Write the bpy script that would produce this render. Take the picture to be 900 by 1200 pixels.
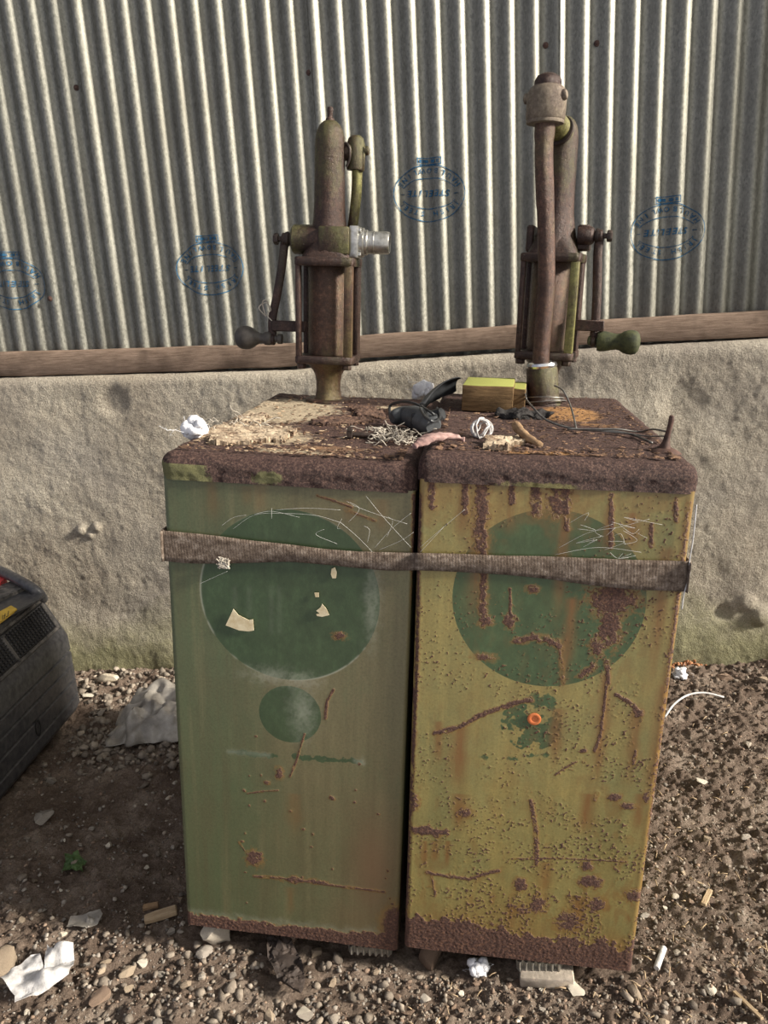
import bpy, bmesh, math, random
import numpy as np
from mathutils import Vector, Matrix, noise, Euler

random.seed(11)
PI = math.pi
scene = bpy.context.scene
for o in list(bpy.data.objects):
    bpy.data.objects.remove(o, do_unlink=True)
COL = scene.collection

# ------------------------------------------------------------------ camera
F = 920.343
CH = 1.33
RIGHT = Vector((0.99835101, -0.01529884, -0.05532819))
UP = Vector((0.05740439, 0.2660704, 0.96224284))
FWD = Vector((0.0, 0.96383219, -0.26650987))
CP = Vector((0, 0, CH))
cd = bpy.data.cameras.new('camera')
cam = bpy.data.objects.new('camera', cd)
COL.objects.link(cam)
cd.sensor_fit = 'VERTICAL'
cd.sensor_height = 24.0
cd.sensor_width = 18.0
cd.lens = F / 1200 * 24.0
cd.clip_start = 0.05
m = Matrix((RIGHT, UP, -FWD)).transposed().to_4x4()
m.translation = CP
cam.matrix_world = m
scene.camera = cam

# ------------------------------------------------------------------ light
wd = bpy.data.worlds.new('world')
scene.world = wd
wd.use_nodes = True
nt = wd.node_tree
nt.nodes.clear()
wo = nt.nodes.new('ShaderNodeOutputWorld')
bg = nt.nodes.new('ShaderNodeBackground')
tc = nt.nodes.new('ShaderNodeTexCoord')
def lobe(direction, stops):
    d = nt.nodes.new('ShaderNodeVectorMath'); d.operation = 'DOT_PRODUCT'
    nt.links.new(tc.outputs['Generated'], d.inputs[0])
    v = Vector(direction).normalized(); d.inputs[1].default_value = v
    r = nt.nodes.new('ShaderNodeMapRange'); r.inputs['From Min'].default_value = -1; r.inputs['From Max'].default_value = 1
    nt.links.new(d.outputs['Value'], r.inputs['Value'])
    c = nt.nodes.new('ShaderNodeValToRGB')
    for k, (p, col) in enumerate(stops):
        c.color_ramp.elements[k].position = p; c.color_ramp.elements[k].color = (*col, 1)
    nt.links.new(r.outputs[0], c.inputs[0])
    return c.outputs[0]
right_side = lobe((0.85, -0.50, 0.25), ((0.45, (0.10, 0.10, 0.10)), (0.95, (0.74, 0.715, 0.67))))     # open side of the shed
left_back = lobe((-0.75, -0.65, 0.15), ((0.55, (0.0, 0.0, 0.0)), (1.0, (0.27, 0.28, 0.35))))          # cool light from the doorway
ad = nt.nodes.new('ShaderNodeMix'); ad.data_type = 'RGBA'; ad.blend_type = 'ADD'; ad.inputs[0].default_value = 1
nt.links.new(right_side, ad.inputs[6]); nt.links.new(left_back, ad.inputs[7])
nt.links.new(ad.outputs[2], bg.inputs[0])
bg.inputs[1].default_value = 0.95
nt.links.new(bg.outputs[0], wo.inputs[0])

sd = bpy.data.lights.new('sun', 'SUN')
sd.energy = 7.6
sd.angle = math.radians(9)
sd.color = (1.0, 0.93, 0.82)
sun = bpy.data.objects.new('sun', sd)
COL.objects.link(sun)
SUN_DIR = Vector((-0.90, 0.25, -0.44)).normalized()     # the way the light travels
sun.rotation_euler = SUN_DIR.to_track_quat('-Z', 'Y').to_euler()
sun.location = (3, 0, 3)

scene.view_settings.view_transform = 'Standard'
scene.view_settings.look = 'None'
scene.view_settings.exposure = 0.35
scene.view_settings.gamma = 1.0
scene.view_settings.use_curve_mapping = False

# ------------------------------------------------------------------ helpers
def tag(o, label=None, cat=None, group=None, kind=None):
    if label: o['label'] = label
    if cat: o['category'] = cat
    if group: o['group'] = group
    if kind: o['kind'] = kind
    return o

def empty(name, mat=None):
    o = bpy.data.objects.new(name, None)
    o.empty_display_size = 0.05
    COL.objects.link(o)
    if mat is not None: o.matrix_world = mat
    return o

def finish(name, bm, mat, parent=None, smooth=True, angle=40, mw=None):
    me = bpy.data.meshes.new(name)
    bmesh.ops.recalc_face_normals(bm, faces=bm.faces[:])
    bm.to_mesh(me); bm.free()
    return link_mesh(name, me, mat, parent, smooth, angle, mw)

def link_mesh(name, me, mat, parent=None, smooth=True, angle=40, mw=None):
    o = bpy.data.objects.new(name, me)
    COL.objects.link(o)
    if mat is not None:
        for mm in (mat if isinstance(mat, (list, tuple)) else [mat]): me.materials.append(mm)
    if smooth:
        me.polygons.foreach_set('use_smooth', [True] * len(me.polygons))
        if angle < 179:
            try: me.set_sharp_from_angle(angle=math.radians(angle))
            except Exception: pass
    if parent is not None: o.parent = parent
    if mw is not None: o.matrix_world = mw
    return o

def mesh_np(name, V, Fc):
    me = bpy.data.meshes.new(name)
    V = np.asarray(V, dtype=np.float32)
    Fc = np.asarray(Fc, dtype=np.int32)
    n, k = Fc.shape
    me.vertices.add(len(V)); me.vertices.foreach_set('co', V.ravel())
    me.loops.add(n * k); me.loops.foreach_set('vertex_index', Fc.ravel())
    me.polygons.add(n)
    me.polygons.foreach_set('loop_start', np.arange(n, dtype=np.int32) * k)
    try: me.polygons.foreach_set('loop_total', np.full(n, k, dtype=np.int32))
    except Exception: pass
    me.update(calc_edges=True)
    me.validate()
    return me

def grid_faces(nx, ny):
    i = np.arange(nx - 1)[None, :] + np.arange(ny - 1)[:, None] * nx
    return np.stack([i, i + 1, i + nx + 1, i + nx], -1).reshape(-1, 4)

def T(x=0, y=0, z=0): return Matrix.Translation((x, y, z))
def RX(a): return Matrix.Rotation(math.radians(a), 4, 'X')
def RY(a): return Matrix.Rotation(math.radians(a), 4, 'Y')
def RZ(a): return Matrix.Rotation(math.radians(a), 4, 'Z')
def SC(x, y, z): return Matrix.Diagonal((x, y, z, 1))

def add_box(bm, sx, sy, sz, M=Matrix(), bevel=0.0, seg=2):
    r = bmesh.ops.create_cube(bm, size=1.0, matrix=M @ SC(sx, sy, sz))
    if bevel > 0:
        es = list({e for v in r['verts'] for e in v.link_edges})
        bmesh.ops.bevel(bm, geom=es, offset=bevel, segments=seg, profile=0.5, affect='EDGES')

def add_lathe(bm, prof, M=Matrix(), n=28, cap0=True, cap1=True, square=None):
    rings = []
    for r, z in prof:
        ring = []
        for k in range(n):
            a = 2 * PI * k / n
            ring.append(bm.verts.new(M @ Vector((r * math.cos(a), r * math.sin(a), z))))
        rings.append(ring)
    for a, b in zip(rings, rings[1:]):
        for k in range(n):
            bm.faces.new((a[k], a[(k + 1) % n], b[(k + 1) % n], b[k]))
    if cap0: bm.faces.new(rings[0][::-1])
    if cap1: bm.faces.new(rings[-1])

def add_tube(bm, pts, rad, n=10, caps=True, flat=1.0):
    pts = [Vector(p) for p in pts]
    R = rad if isinstance(rad, (list, tuple)) else [rad] * len(pts)
    t0 = (pts[1] - pts[0]).normalized()
    up = Vector((0, 0, 1)) if abs(t0.z) < 0.9 else Vector((0, 1, 0))
    nrm = t0.cross(up).normalized()
    rings = []
    for i, p in enumerate(pts):
        if i == 0: t = t0
        elif i == len(pts) - 1: t = (pts[i] - pts[i - 1]).normalized()
        else: t = (pts[i + 1] - pts[i - 1]).normalized()
        nrm = (nrm - t * nrm.dot(t)).normalized()
        bn = t.cross(nrm)
        rings.append([bm.verts.new(p + (nrm * math.cos(2 * PI * k / n) + bn * flat * math.sin(2 * PI * k / n)) * R[i]) for k in range(n)])
    for a, b in zip(rings, rings[1:]):
        for k in range(n):
            bm.faces.new((a[k], a[(k + 1) % n], b[(k + 1) % n], b[k]))
    if caps:
        bm.faces.new(rings[0][::-1]); bm.faces.new(rings[-1])

def spline(pts, n=6):
    P = [Vector(p) for p in pts]
    out = []
    for i in range(len(P) - 1):
        p0 = P[max(i - 1, 0)]; p1 = P[i]; p2 = P[i + 1]; p3 = P[min(i + 2, len(P) - 1)]
        for k in range(n):
            t = k / n
            out.append(0.5 * ((2 * p1) + (p2 - p0) * t + (2 * p0 - 5 * p1 + 4 * p2 - p3) * t * t + (3 * p1 - p0 - 3 * p2 + p3) * t ** 3))
    out.append(P[-1])
    return out

def add_prism(bm, poly, y0, y1, M=Matrix()):
    """polygon in x,z extruded along y"""
    a = [bm.verts.new(M @ Vector((x, y0, z))) for x, z in poly]
    b = [bm.verts.new(M @ Vector((x, y1, z))) for x, z in poly]
    n = len(poly)
    bm.faces.new(a); bm.faces.new(b[::-1])
    for k in range(n): bm.faces.new((a[k], b[k], b[(k + 1) % n], a[(k + 1) % n]))

def roughen(bm, amp, freq, seed=0):
    off = Vector((seed * 3.1, seed * 7.7, seed * 1.3))
    for v in bm.verts:
        q = v.co * freq + off
        v.co += Vector((noise.noise(q), noise.noise(q + Vector((31, 0, 0))), noise.noise(q + Vector((0, 47, 0))))) * amp

# vectorised value noise
_rng = np.random.RandomState(5)
_tab = _rng.rand(256, 256).astype(np.float32)
def vnoise(x, y, seed=0):
    x = x + seed * 17.37; y = y + seed * 9.71
    xi = np.floor(x).astype(int); yi = np.floor(y).astype(int)
    fx = x - xi; fy = y - yi
    fx = fx * fx * (3 - 2 * fx); fy = fy * fy * (3 - 2 * fy)
    g = lambda a, b: _tab[(a + 37 * seed) & 255, b & 255]
    return (g(xi, yi) * (1 - fx) + g(xi + 1, yi) * fx) * (1 - fy) + (g(xi, yi + 1) * (1 - fx) + g(xi + 1, yi + 1) * fx) * fy
def fbm(x, y, oct=4, seed=0):
    s = 0; a = 0.5; n = 0
    x, y = x * 0.83 + y * 0.56, y * 0.83 - x * 0.56
    for k in range(oct):
        s = s + a * vnoise(x, y, seed + k); n += a
        x, y = (x * 0.8 - y * 0.6) * 2.03, (x * 0.6 + y * 0.8) * 2.03; a *= 0.55
    return s / n
def sstep(a, b, x):
    t = np.clip((x - a) / (b - a), 0, 1)
    return t * t * (3 - 2 * t)

# where the line of sight through a photo position meets a plane of the place
def sight(px, py): return FWD + RIGHT * ((px - 450) / F) - UP * ((py - 600) / F)
def meet(px, py, P0, n):
    v = sight(px, py)
    return CP + v * ((P0 - CP).dot(n) / v.dot(n))

# ------------------------------------------------------------------ materials
class NB:
    def __init__(s, name):
        s.m = bpy.data.materials.new(name); s.m.use_nodes = True
        s.t = s.m.node_tree; s.t.nodes.clear()
        s.out = s.t.nodes.new('ShaderNodeOutputMaterial')
        s.b = s.t.nodes.new('ShaderNodeBsdfPrincipled')
        s.t.links.new(s.b.outputs[0], s.out.inputs[0])
        s.tc = s.t.nodes.new('ShaderNodeTexCoord')
    def L(s, a, b): s.t.links.new(a, b)
    def put(s, sock, v):
        if hasattr(v, 'is_output'): s.L(v, sock)
        else: sock.default_value = v
    def coord(s, scale=(1, 1, 1), kind='Object', loc=(0, 0, 0)):
        mp = s.t.nodes.new('ShaderNodeMapping')
        s.L(s.tc.outputs[kind], mp.inputs[0])
        mp.inputs['Scale'].default_value = scale
        mp.inputs['Location'].default_value = loc
        return mp.outputs[0]
    def noise(s, scale, detail=4, rough=0.6, vec=None, dist=0.0):
        n = s.t.nodes.new('ShaderNodeTexNoise')
        s.L(vec if vec is not None else s.tc.outputs['Object'], n.inputs['Vector'])
        n.inputs['Scale'].default_value = scale; n.inputs['Detail'].default_value = detail
        n.inputs['Roughness'].default_value = rough; n.inputs['Distortion'].default_value = dist
        return n.outputs[0]
    def voro(s, scale, vec=None, feature='F1', out=0):
        n = s.t.nodes.new('ShaderNodeTexVoronoi'); n.feature = feature
        s.L(vec if vec is not None else s.tc.outputs['Object'], n.inputs['Vector'])
        n.inputs['Scale'].default_value = scale
        return n.outputs[out]
    def ramp(s, f, stops):
        r = s.t.nodes.new('ShaderNodeValToRGB')
        e = r.color_ramp.elements
        while len(e) < len(stops): e.new(0.5)
        for i, (p, c) in enumerate(stops):
            e[i].position = p
            e[i].color = (c, c, c, 1) if isinstance(c, (int, float)) else (c[0], c[1], c[2], 1)
        s.L(f, r.inputs[0])
        return r.outputs[0]
    def mix(s, f, a, b, blend='MIX'):
        n = s.t.nodes.new('ShaderNodeMix'); n.data_type = 'RGBA'; n.blend_type = blend
        s.put(n.inputs[0], f)
        for sock, v in ((n.inputs[6], a), (n.inputs[7], b)):
            if isinstance(v, tuple): sock.default_value = (v[0], v[1], v[2], 1)
            else: s.L(v, sock)
        return n.outputs[2]
    def math(s, op, a, b=0.0, clamp=False):
        n = s.t.nodes.new('ShaderNodeMath'); n.operation = op; n.use_clamp = clamp
        s.put(n.inputs[0], a); s.put(n.inputs[1], b)
        return n.outputs[0]
    def xyz(s, vec=None):
        n = s.t.nodes.new('ShaderNodeSeparateXYZ')
        s.L(vec if vec is not None else s.tc.outputs['Object'], n.inputs[0])
        return n.outputs
    def attr(s, name):
        n = s.t.nodes.new('ShaderNodeAttribute'); n.attribute_name = name
        return n
    def bump(s, h, strength=0.5, dist=0.01):
        n = s.t.nodes.new('ShaderNodeBump')
        n.inputs['Strength'].default_value = strength; n.inputs['Distance'].default_value = dist
        s.L(h, n.inputs['Height']); s.L(n.outputs[0], s.b.inputs['Normal'])
    def set(s, color=None, rough=None, metal=None, spec=None):
        if color is not None:
            if isinstance(color, tuple): s.b.inputs['Base Color'].default_value = (*color, 1)
            else: s.L(color, s.b.inputs['Base Color'])
        if rough is not None: s.put(s.b.inputs['Roughness'], rough)
        if metal is not None: s.put(s.b.inputs['Metallic'], metal)
        if spec is not None: s.b.inputs['Specular IOR Level'].default_value = spec
        return s.m

def mat_simple(name, c1, c2, scale=40, rough=0.7, metal=0.0, bump=0.3, bd=0.002, detail=5, spec=0.4, lo=0.35, hi=0.65, stretch=(1, 1, 1)):
    n = NB(name)
    v = n.coord(stretch)
    f = n.noise(scale, detail, 0.65, v)
    c = n.ramp(f, [(lo, c1), (hi, c2)])
    if bump: n.bump(n.noise(scale * 2.2, 5, 0.7, v), bump, bd)
    return n.set(c, rough, metal, spec)

def mat_pump(name, rust=(0.056, 0.028, 0.018), rust2=(0.020, 0.0105, 0.008), olive=(0.080, 0.072, 0.028), lo=0.47, hi=0.60, scale=9, rough=0.36):
    n = NB(name)
    r = n.ramp(n.noise(110, 7, 0.8), [(0.34, rust2), (0.52, rust), (0.68, tuple(min(1, k * 1.9 + 0.01) for k in rust))])
    r = n.mix(n.ramp(n.noise(16, 5, 0.7), [(0.42, 0.0), (0.62, 0.7)]), r, rust2)
    ol = n.ramp(n.noise(90, 6, 0.75), [(0.34, tuple(k * 0.55 for k in olive)), (0.52, olive), (0.72, tuple(min(1, k * 1.7) for k in olive))])
    f = n.ramp(n.noise(scale, 6, 0.7, n.coord((1, 1, 0.4))), [(lo, 0.0), (hi, 1.0)])
    c = n.mix(f, r, ol)
    sp = n.ramp(n.noise(330, 3, 0.6), [(0.67, 0.0), (0.73, 0.6)])
    c = n.mix(sp, c, (0.36, 0.31, 0.24))
    n.bump(n.noise(190, 7, 0.8), 0.7, 0.003)
    rr = n.ramp(n.noise(120, 5, 0.7), [(0.35, rough - 0.12), (0.65, rough + 0.16)])
    return n.set(c, rr, 0.25, 0.45)

M = {}
# galvanised sheet
n = NB('galvanised_steel')
sp = n.voro(190, n.coord((1, 1, 0.6)), out=1)
bw = n.t.nodes.new('ShaderNodeRGBToBW'); n.L(sp, bw.inputs[0])
g = n.ramp(n.noise(130, 6, 0.75, n.coord((1, 1, 0.5))), [(0.3, (0.165, 0.162, 0.138)), (0.7, (0.34, 0.333, 0.288))])
c = n.mix(0.45, g, n.ramp(bw.outputs[0], [(0.1, (0.14, 0.138, 0.118)), (0.9, (0.38, 0.372, 0.325))]))
dirt = n.ramp(n.noise(2.2, 6, 0.65), [(0.45, 0.0), (0.72, 0.5)])
c = n.mix(dirt, c, (0.16, 0.148, 0.118))
drip = n.ramp(n.noise(30, 6, 0.75, n.coord((1, 1, 0.06))), [(0.56, 0.0), (0.72, 0.35)])
c = n.mix(drip, c, (0.13, 0.12, 0.10))
n.bump(n.noise(220, 5, 0.7), 0.22, 0.0015)
M['sheet'] = n.set(c, n.ramp(bw.outputs[0], [(0.1, 0.50), (0.9, 0.62)]), 1.0, 0.5)

# concrete
n = NB('roughcast_concrete')
P = n.xyz()
base = n.ramp(n.noise(3.0, 6, 0.65), [(0.3, (0.29, 0.25, 0.20)), (0.55, (0.40, 0.36, 0.295)), (0.75, (0.49, 0.45, 0.38))])
fine = n.ramp(n.noise(170, 6, 0.8), [(0.34, (0.24, 0.22, 0.20)), (0.5, (0.50, 0.49, 0.47)), (0.66, (0.74, 0.72, 0.69))])
c = n.mix(0.8, base, fine, 'OVERLAY')
st = n.ramp(n.noise(1.6, 4, 0.5, n.coord((1, 1, 1.6), loc=(3, 1, 2))), [(0.45, 0.0), (0.68, 0.45)])
c = n.mix(st, c, (0.20, 0.18, 0.165))
hz = n.math('ADD', P[2], n.math('MULTIPLY', n.math('SUBTRACT', n.noise(5, 5), 0.5), 0.35))
alg = n.ramp(hz, [(0.06, 0.75), (0.24, 0.0)])
c = n.mix(alg, c, n.ramp(n.noise(30, 5), [(0.3, (0.12, 0.12, 0.05)), (0.7, (0.26, 0.25, 0.12))]))
n.bump(n.math('ADD', n.math('MULTIPLY', n.noise(135, 6, 0.75), 0.9), n.math('MULTIPLY', n.noise(45, 4), 0.8)), 1.0, 0.009)
M['concrete'] = n.set(c, 0.92, 0.0, 0.2)

def mat_wood(name, a, b, moss=None, grain=(3, 40, 40), mossamt=(0.5, 0.65)):
    n = NB(name)
    f = n.noise(6, 6, 0.7, n.coord(grain))
    c = n.ramp(f, [(0.3, a), (0.65, b)])
    c = n.mix(n.ramp(n.noise(9, 5), [(0.5, 0.0), (0.7, 0.55)]), c, tuple(k * 0.55 for k in a))
    if moss:
        geo = n.t.nodes.new('ShaderNodeNewGeometry')
        nz = n.xyz(geo.outputs['Normal'])[2]
        up = n.math('MULTIPLY', n.ramp(nz, [(0.4, 0.0), (0.8, 1.0)]), n.ramp(n.noise(14, 5), [(mossamt[0], 0.2), (mossamt[1], 1.0)]))
        c = n.mix(up, c, moss)
    n.bump(n.noise(8, 6, 0.75, n.coord(grain)), 0.6, 0.004)
    return n.set(c, 0.85, 0.0, 0.2)
M['timber'] = mat_wood('weathered_timber', (0.13, 0.088, 0.062), (0.27, 0.195, 0.145), None, (2.5, 30, 30))
M['block_wood'] = mat_wood('old_block_wood', (0.085, 0.05, 0.022), (0.20, 0.125, 0.06), (0.30, 0.31, 0.085), (4, 30, 30), (0.15, 0.4))
M['pale_wood'] = mat_wood('pale_broken_wood', (0.30, 0.21, 0.12), (0.50, 0.38, 0.25), None, (4, 35, 35))
M['crumb_pale'] = mat_simple('crumbling_pale_board', (0.115, 0.066, 0.042), (0.52, 0.42, 0.30), 60, 0.9, 0, 0.9, 0.005, 7, 0.2, 0.36, 0.60, (0.5, 1.6, 1))
M['crumb_rust'] = mat_simple('crumbling_rust', (0.030, 0.016, 0.014), (0.19, 0.115, 0.08), 80, 0.85, 0, 0.9, 0.005, 7, 0.3, 0.36, 0.64)
M['twig'] = mat_wood('twig_bark', (0.18, 0.11, 0.06), (0.36, 0.24, 0.14), None, (6, 6, 30))

# soil
n = NB('dry_soil')
c = n.ramp(n.noise(7, 8, 0.72), [(0.28, (0.095, 0.067, 0.052)), (0.5, (0.205, 0.155, 0.122)), (0.74, (0.43, 0.355, 0.29))])
c = n.mix(0.65, c, n.ramp(n.noise(210, 6, 0.8), [(0.34, (0.22, 0.20, 0.185)), (0.5, (0.5, 0.49, 0.47)), (0.66, (0.80, 0.78, 0.75))]), 'OVERLAY')
n.bump(n.math('ADD', n.noise(190, 6, 0.8), n.math('MULTIPLY', n.noise(60, 5, 0.7), 1.3)), 1.0, 0.010)
M['soil'] = n.set(c, 0.95, 0.0, 0.15)

def mat_stone(name, a, b):
    n = NB(name)
    oi = n.t.nodes.new('ShaderNodeObjectInfo')
    geo = n.t.nodes.new('ShaderNodeNewGeometry')
    c = n.ramp(n.noise(38, 6, 0.7), [(0.3, a), (0.68, b)])
    rv = n.ramp(geo.outputs['Random Per Island'], [(0.0, (0.22, 0.20, 0.185)), (0.5, (0.50, 0.48, 0.45)), (1.0, (0.80, 0.77, 0.72))])
    c = n.mix(0.8, c, rv, 'OVERLAY')
    rv2 = n.ramp(oi.outputs['Random'], [(0.0, (0.36, 0.33, 0.30)), (0.6, (0.52, 0.5, 0.47)), (1.0, (0.66, 0.63, 0.58))])
    c = n.mix(0.7, c, rv2, 'OVERLAY')
    n.bump(n.noise(140, 6, 0.75), 0.7, 0.004)
    return n.set(c, 0.85, 0.0, 0.3)
M['stone_tan'] = mat_stone('tan_stone', (0.17, 0.135, 0.105), (0.36, 0.31, 0.25))
M['stone_grey'] = mat_stone('grey_stone', (0.16, 0.15, 0.14), (0.35, 0.33, 0.31))
M['stone_pale'] = mat_stone('pale_stone', (0.34, 0.31, 0.27), (0.60, 0.57, 0.52))
M['stone_grav'] = mat_stone('mixed_gravel', (0.14, 0.122, 0.105), (0.34, 0.31, 0.275))
M['stone_brown'] = mat_stone('brown_stone', (0.13, 0.09, 0.07), (0.26, 0.20, 0.16))

# pumps and fittings
M['pump_a'] = mat_pump('rusted_iron_with_olive_paint')
M['pump_dark'] = mat_pump('dark_rusted_iron', (0.055, 0.028, 0.020), (0.020, 0.011, 0.009), (0.06, 0.05, 0.027), 0.55, 0.7)
M['pump_olive'] = mat_pump('olive_paint_on_iron', olive=(0.105, 0.105, 0.036), lo=0.36, hi=0.52)
M['pump_lime'] = mat_pump('yellow_green_paint_on_iron', olive=(0.20, 0.19, 0.065), lo=0.38, hi=0.56)
M['pump_rod'] = mat_pump('brown_olive_iron', (0.092, 0.046, 0.026), (0.036, 0.019, 0.012), (0.13, 0.10, 0.042), 0.46, 0.64)
M['pump_pipe'] = mat_pump('rusted_pipe', (0.085, 0.043, 0.028), (0.032, 0.016, 0.012), (0.12, 0.095, 0.045), 0.58, 0.76)
M['pump_grey'] = mat_pump('dusty_rusted_cap', (0.15, 0.115, 0.088), (0.07, 0.048, 0.036), (0.21, 0.17, 0.12), 0.42, 0.6, 14, 0.6)
M['zinc'] = mat_simple('zinc_plated_steel', (0.30, 0.29, 0.26), (0.58, 0.57, 0.53), 60, 0.33, 0.85, 0.15, 0.001)
M['chrome'] = mat_simple('bright_steel_ring', (0.5, 0.5, 0.5), (0.8, 0.8, 0.8), 60, 0.2, 1.0, 0.1, 0.001)
M['knob_dark'] = mat_simple('dark_wooden_knob', (0.035, 0.030, 0.026), (0.085, 0.075, 0.065), 30, 0.5, 0, 0.2, 0.002)
M['knob_moss'] = mat_simple('mossy_knob', (0.022, 0.026, 0.012), (0.072, 0.078, 0.028), 50, 0.8, 0, 0.5, 0.003)
M['black_iron'] = mat_simple('black_iron', (0.020, 0.015, 0.013), (0.060, 0.042, 0.034), 50, 0.5, 0.4, 0.4, 0.002)

# painted front: attribute 'wear' = rust, stain, green disc ; 'tone' = olive/green, pale, red-brown
def mat_panel(name, green, olive, disc):
    n = NB(name)
    w = n.attr('wear'); t = n.attr('tone')
    sw = n.t.nodes.new('ShaderNodeSeparateColor'); n.L(w.outputs['Color'], sw.inputs[0])
    st = n.t.nodes.new('ShaderNodeSeparateColor'); n.L(t.outputs['Color'], st.inputs[0])
    ng = n.noise(22, 5, 0.6)
    tone = n.math('ADD', st.outputs[0], n.math('MULTIPLY', n.math('SUBTRACT', ng, 0.5), 0.5), True)
    c = n.mix(tone, green, olive)
    c = n.mix(n.ramp(n.noise(9, 7, 0.75, n.coord((1, 1, 0.25))), [(0.42, 0.0), (0.70, 0.55)]), c, tuple(k * 0.62 for k in olive))
    c = n.mix(n.ramp(n.noise(13, 6, 0.75, n.coord((1, 1, 0.5), loc=(4, 2, 7))), [(0.50, 0.0), (0.72, 0.45)]), c, tuple(k * 1.25 for k in green))
    c = n.mix(n.ramp(n.noise(34, 6, 0.7, n.coord((1, 1, 0.05))), [(0.46, 0.0), (0.68, 0.5)]), c, tuple(k * 0.58 for k in olive))
    c = n.mix(n.ramp(n.noise(26, 6, 0.7, n.coord((1, 1, 0.05), loc=(3, 1, 5))), [(0.52, 0.0), (0.70, 0.4)]), c, tuple(k * 1.35 for k in olive))
    c = n.mix(0.55, c, n.ramp(n.noise(210, 6, 0.8), [(0.32, (0.30, 0.29, 0.27)), (0.5, (0.5, 0.5, 0.5)), (0.68, (0.66, 0.66, 0.64))]), 'OVERLAY')
    dedge = n.math('ADD', sw.outputs[2], n.math('MULTIPLY', n.math('SUBTRACT', n.noise(120, 4), 0.5), 0.25))
    dm = n.ramp(dedge, [(0.42, 0.0), (0.58, 0.92)])
    dc = n.ramp(n.noise(34, 7, 0.78, n.coord((1, 1, 0.6))), [(0.3, tuple(k * 0.68 for k in disc)), (0.52, disc), (0.7, tuple(k * 1.45 for k in disc))])
    c = n.mix(dm, c, dc)
    c = n.mix(n.math('MULTIPLY', st.outputs[2], 0.75), c, (0.185, 0.095, 0.055))
    c = n.mix(n.math('MULTIPLY', st.outputs[1], 0.55), c, (0.50, 0.50, 0.40))
    c = n.mix(n.math('MULTIPLY', sw.outputs[1], n.ramp(n.noise(60, 6, 0.7, n.coord((1, 1, 0.2))), [(0.3, 0.45), (0.65, 1.0)])), c, (0.185, 0.088, 0.030))
    redge = n.math('ADD', sw.outputs[0], n.math('MULTIPLY', n.math('SUBTRACT', n.noise(190, 5, 0.7), 0.5), 0.5))
    rm = n.ramp(redge, [(0.42, 0.0), (0.56, 1.0)])
    halo = n.ramp(redge, [(0.16, 0.0), (0.46, 0.8)])
    c = n.mix(halo, c, (0.21, 0.115, 0.035))
    rc = n.ramp(n.noise(190, 7, 0.82), [(0.34, (0.026, 0.013, 0.011)), (0.52, (0.088, 0.043, 0.031)), (0.68, (0.24, 0.12, 0.065))])
    c = n.mix(rm, c, rc)
    h = n.math('ADD', n.math('MULTIPLY', rm, n.noise(150, 5, 0.7)), n.math('MULTIPLY', n.noise(90, 4), 0.06))
    n.bump(h, 0.8, 0.003)
    return n.set(c, n.mix(rm, (0.38, 0.38, 0.38), (0.85, 0.85, 0.85)), 0.0, 0.45)
M['panel_left'] = mat_panel('sage_green_paint', (0.086, 0.106, 0.052), (0.158, 0.136, 0.070), (0.042, 0.070, 0.031))
M['panel_right'] = mat_panel('yellow_olive_paint', (0.156, 0.168, 0.072), (0.290, 0.226, 0.078), (0.046, 0.082, 0.036))

def mat_body(name, paint):
    n = NB(name)
    r = n.ramp(n.noise(90, 6, 0.75), [(0.3, (0.03, 0.016, 0.013)), (0.6, (0.10, 0.05, 0.035))])
    f = n.ramp(n.noise(6, 6, 0.7), [(0.42, 0.0), (0.6, 1.0)])
    n.bump(n.noise(110, 5), 0.4, 0.003)
    return n.set(n.mix(f, paint, r), 0.7, 0.0, 0.3)
M['body_left'] = mat_body('sage_paint_and_rust', (0.10, 0.12, 0.06))
M['body_right'] = mat_body('olive_paint_and_rust', (0.17, 0.16, 0.07))

def mat_lid(name, pale, palepos, orange, front_paint, fpos):
    n = NB(name)
    geo = n.t.nodes.new('ShaderNodeNewGeometry')
    P = n.xyz()
    at = n.attr('pale')
    sa = n.t.nodes.new('ShaderNodeSeparateColor'); n.L(at.outputs['Color'], sa.inputs[0])
    rc = n.ramp(n.noise(230, 7, 0.85), [(0.36, (0.016, 0.008, 0.008)), (0.5, (0.058, 0.029, 0.024)), (0.64, (0.22, 0.135, 0.10))])
    c = n.mix(n.ramp(n.noise(11, 5, 0.7), [(0.5, 0.0), (0.72, 0.5)]), rc, (0.06, 0.03, 0.026))
    pf = n.math('ADD', sa.outputs[0], n.math('MULTIPLY', n.math('SUBTRACT', n.noise(34, 6, 0.75, n.coord((0.6, 1.6, 1))), 0.5), 1.1))
    c = n.mix(n.ramp(pf, [(0.45, 0.0), (0.6, 0.95)]), c, n.ramp(n.noise(55, 5, 0.7), [(0.3, tuple(k * 0.55 for k in pale)), (0.65, pale)]))
    of = n.math('ADD', sa.outputs[1], n.math('MULTIPLY', n.math('SUBTRACT', n.noise(26, 6, 0.75, n.coord((0.7, 1.5, 1))), 0.5), 1.0))
    c = n.mix(n.ramp(of, [(0.42, 0.0), (0.6, 0.9)]), c, orange)
    ff = n.math('ADD', sa.outputs[2], n.math('MULTIPLY', n.math('SUBTRACT', n.noise(24, 6, 0.7), 0.5), 1.1))
    c = n.mix(n.ramp(ff, [(0.48, 0.0), (0.58, 0.95)]), c, front_paint)
    n.bump(n.noise(170, 7, 0.8), 1.0, 0.006)
    return n.set(c, 0.75, 0.0, 0.35)
M['lid_left'] = mat_lid('flaking_rust_and_pale_primer', (0.52, 0.42, 0.29), 0, (0.30, 0.17, 0.09), (0.16, 0.155, 0.065), 0)
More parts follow.
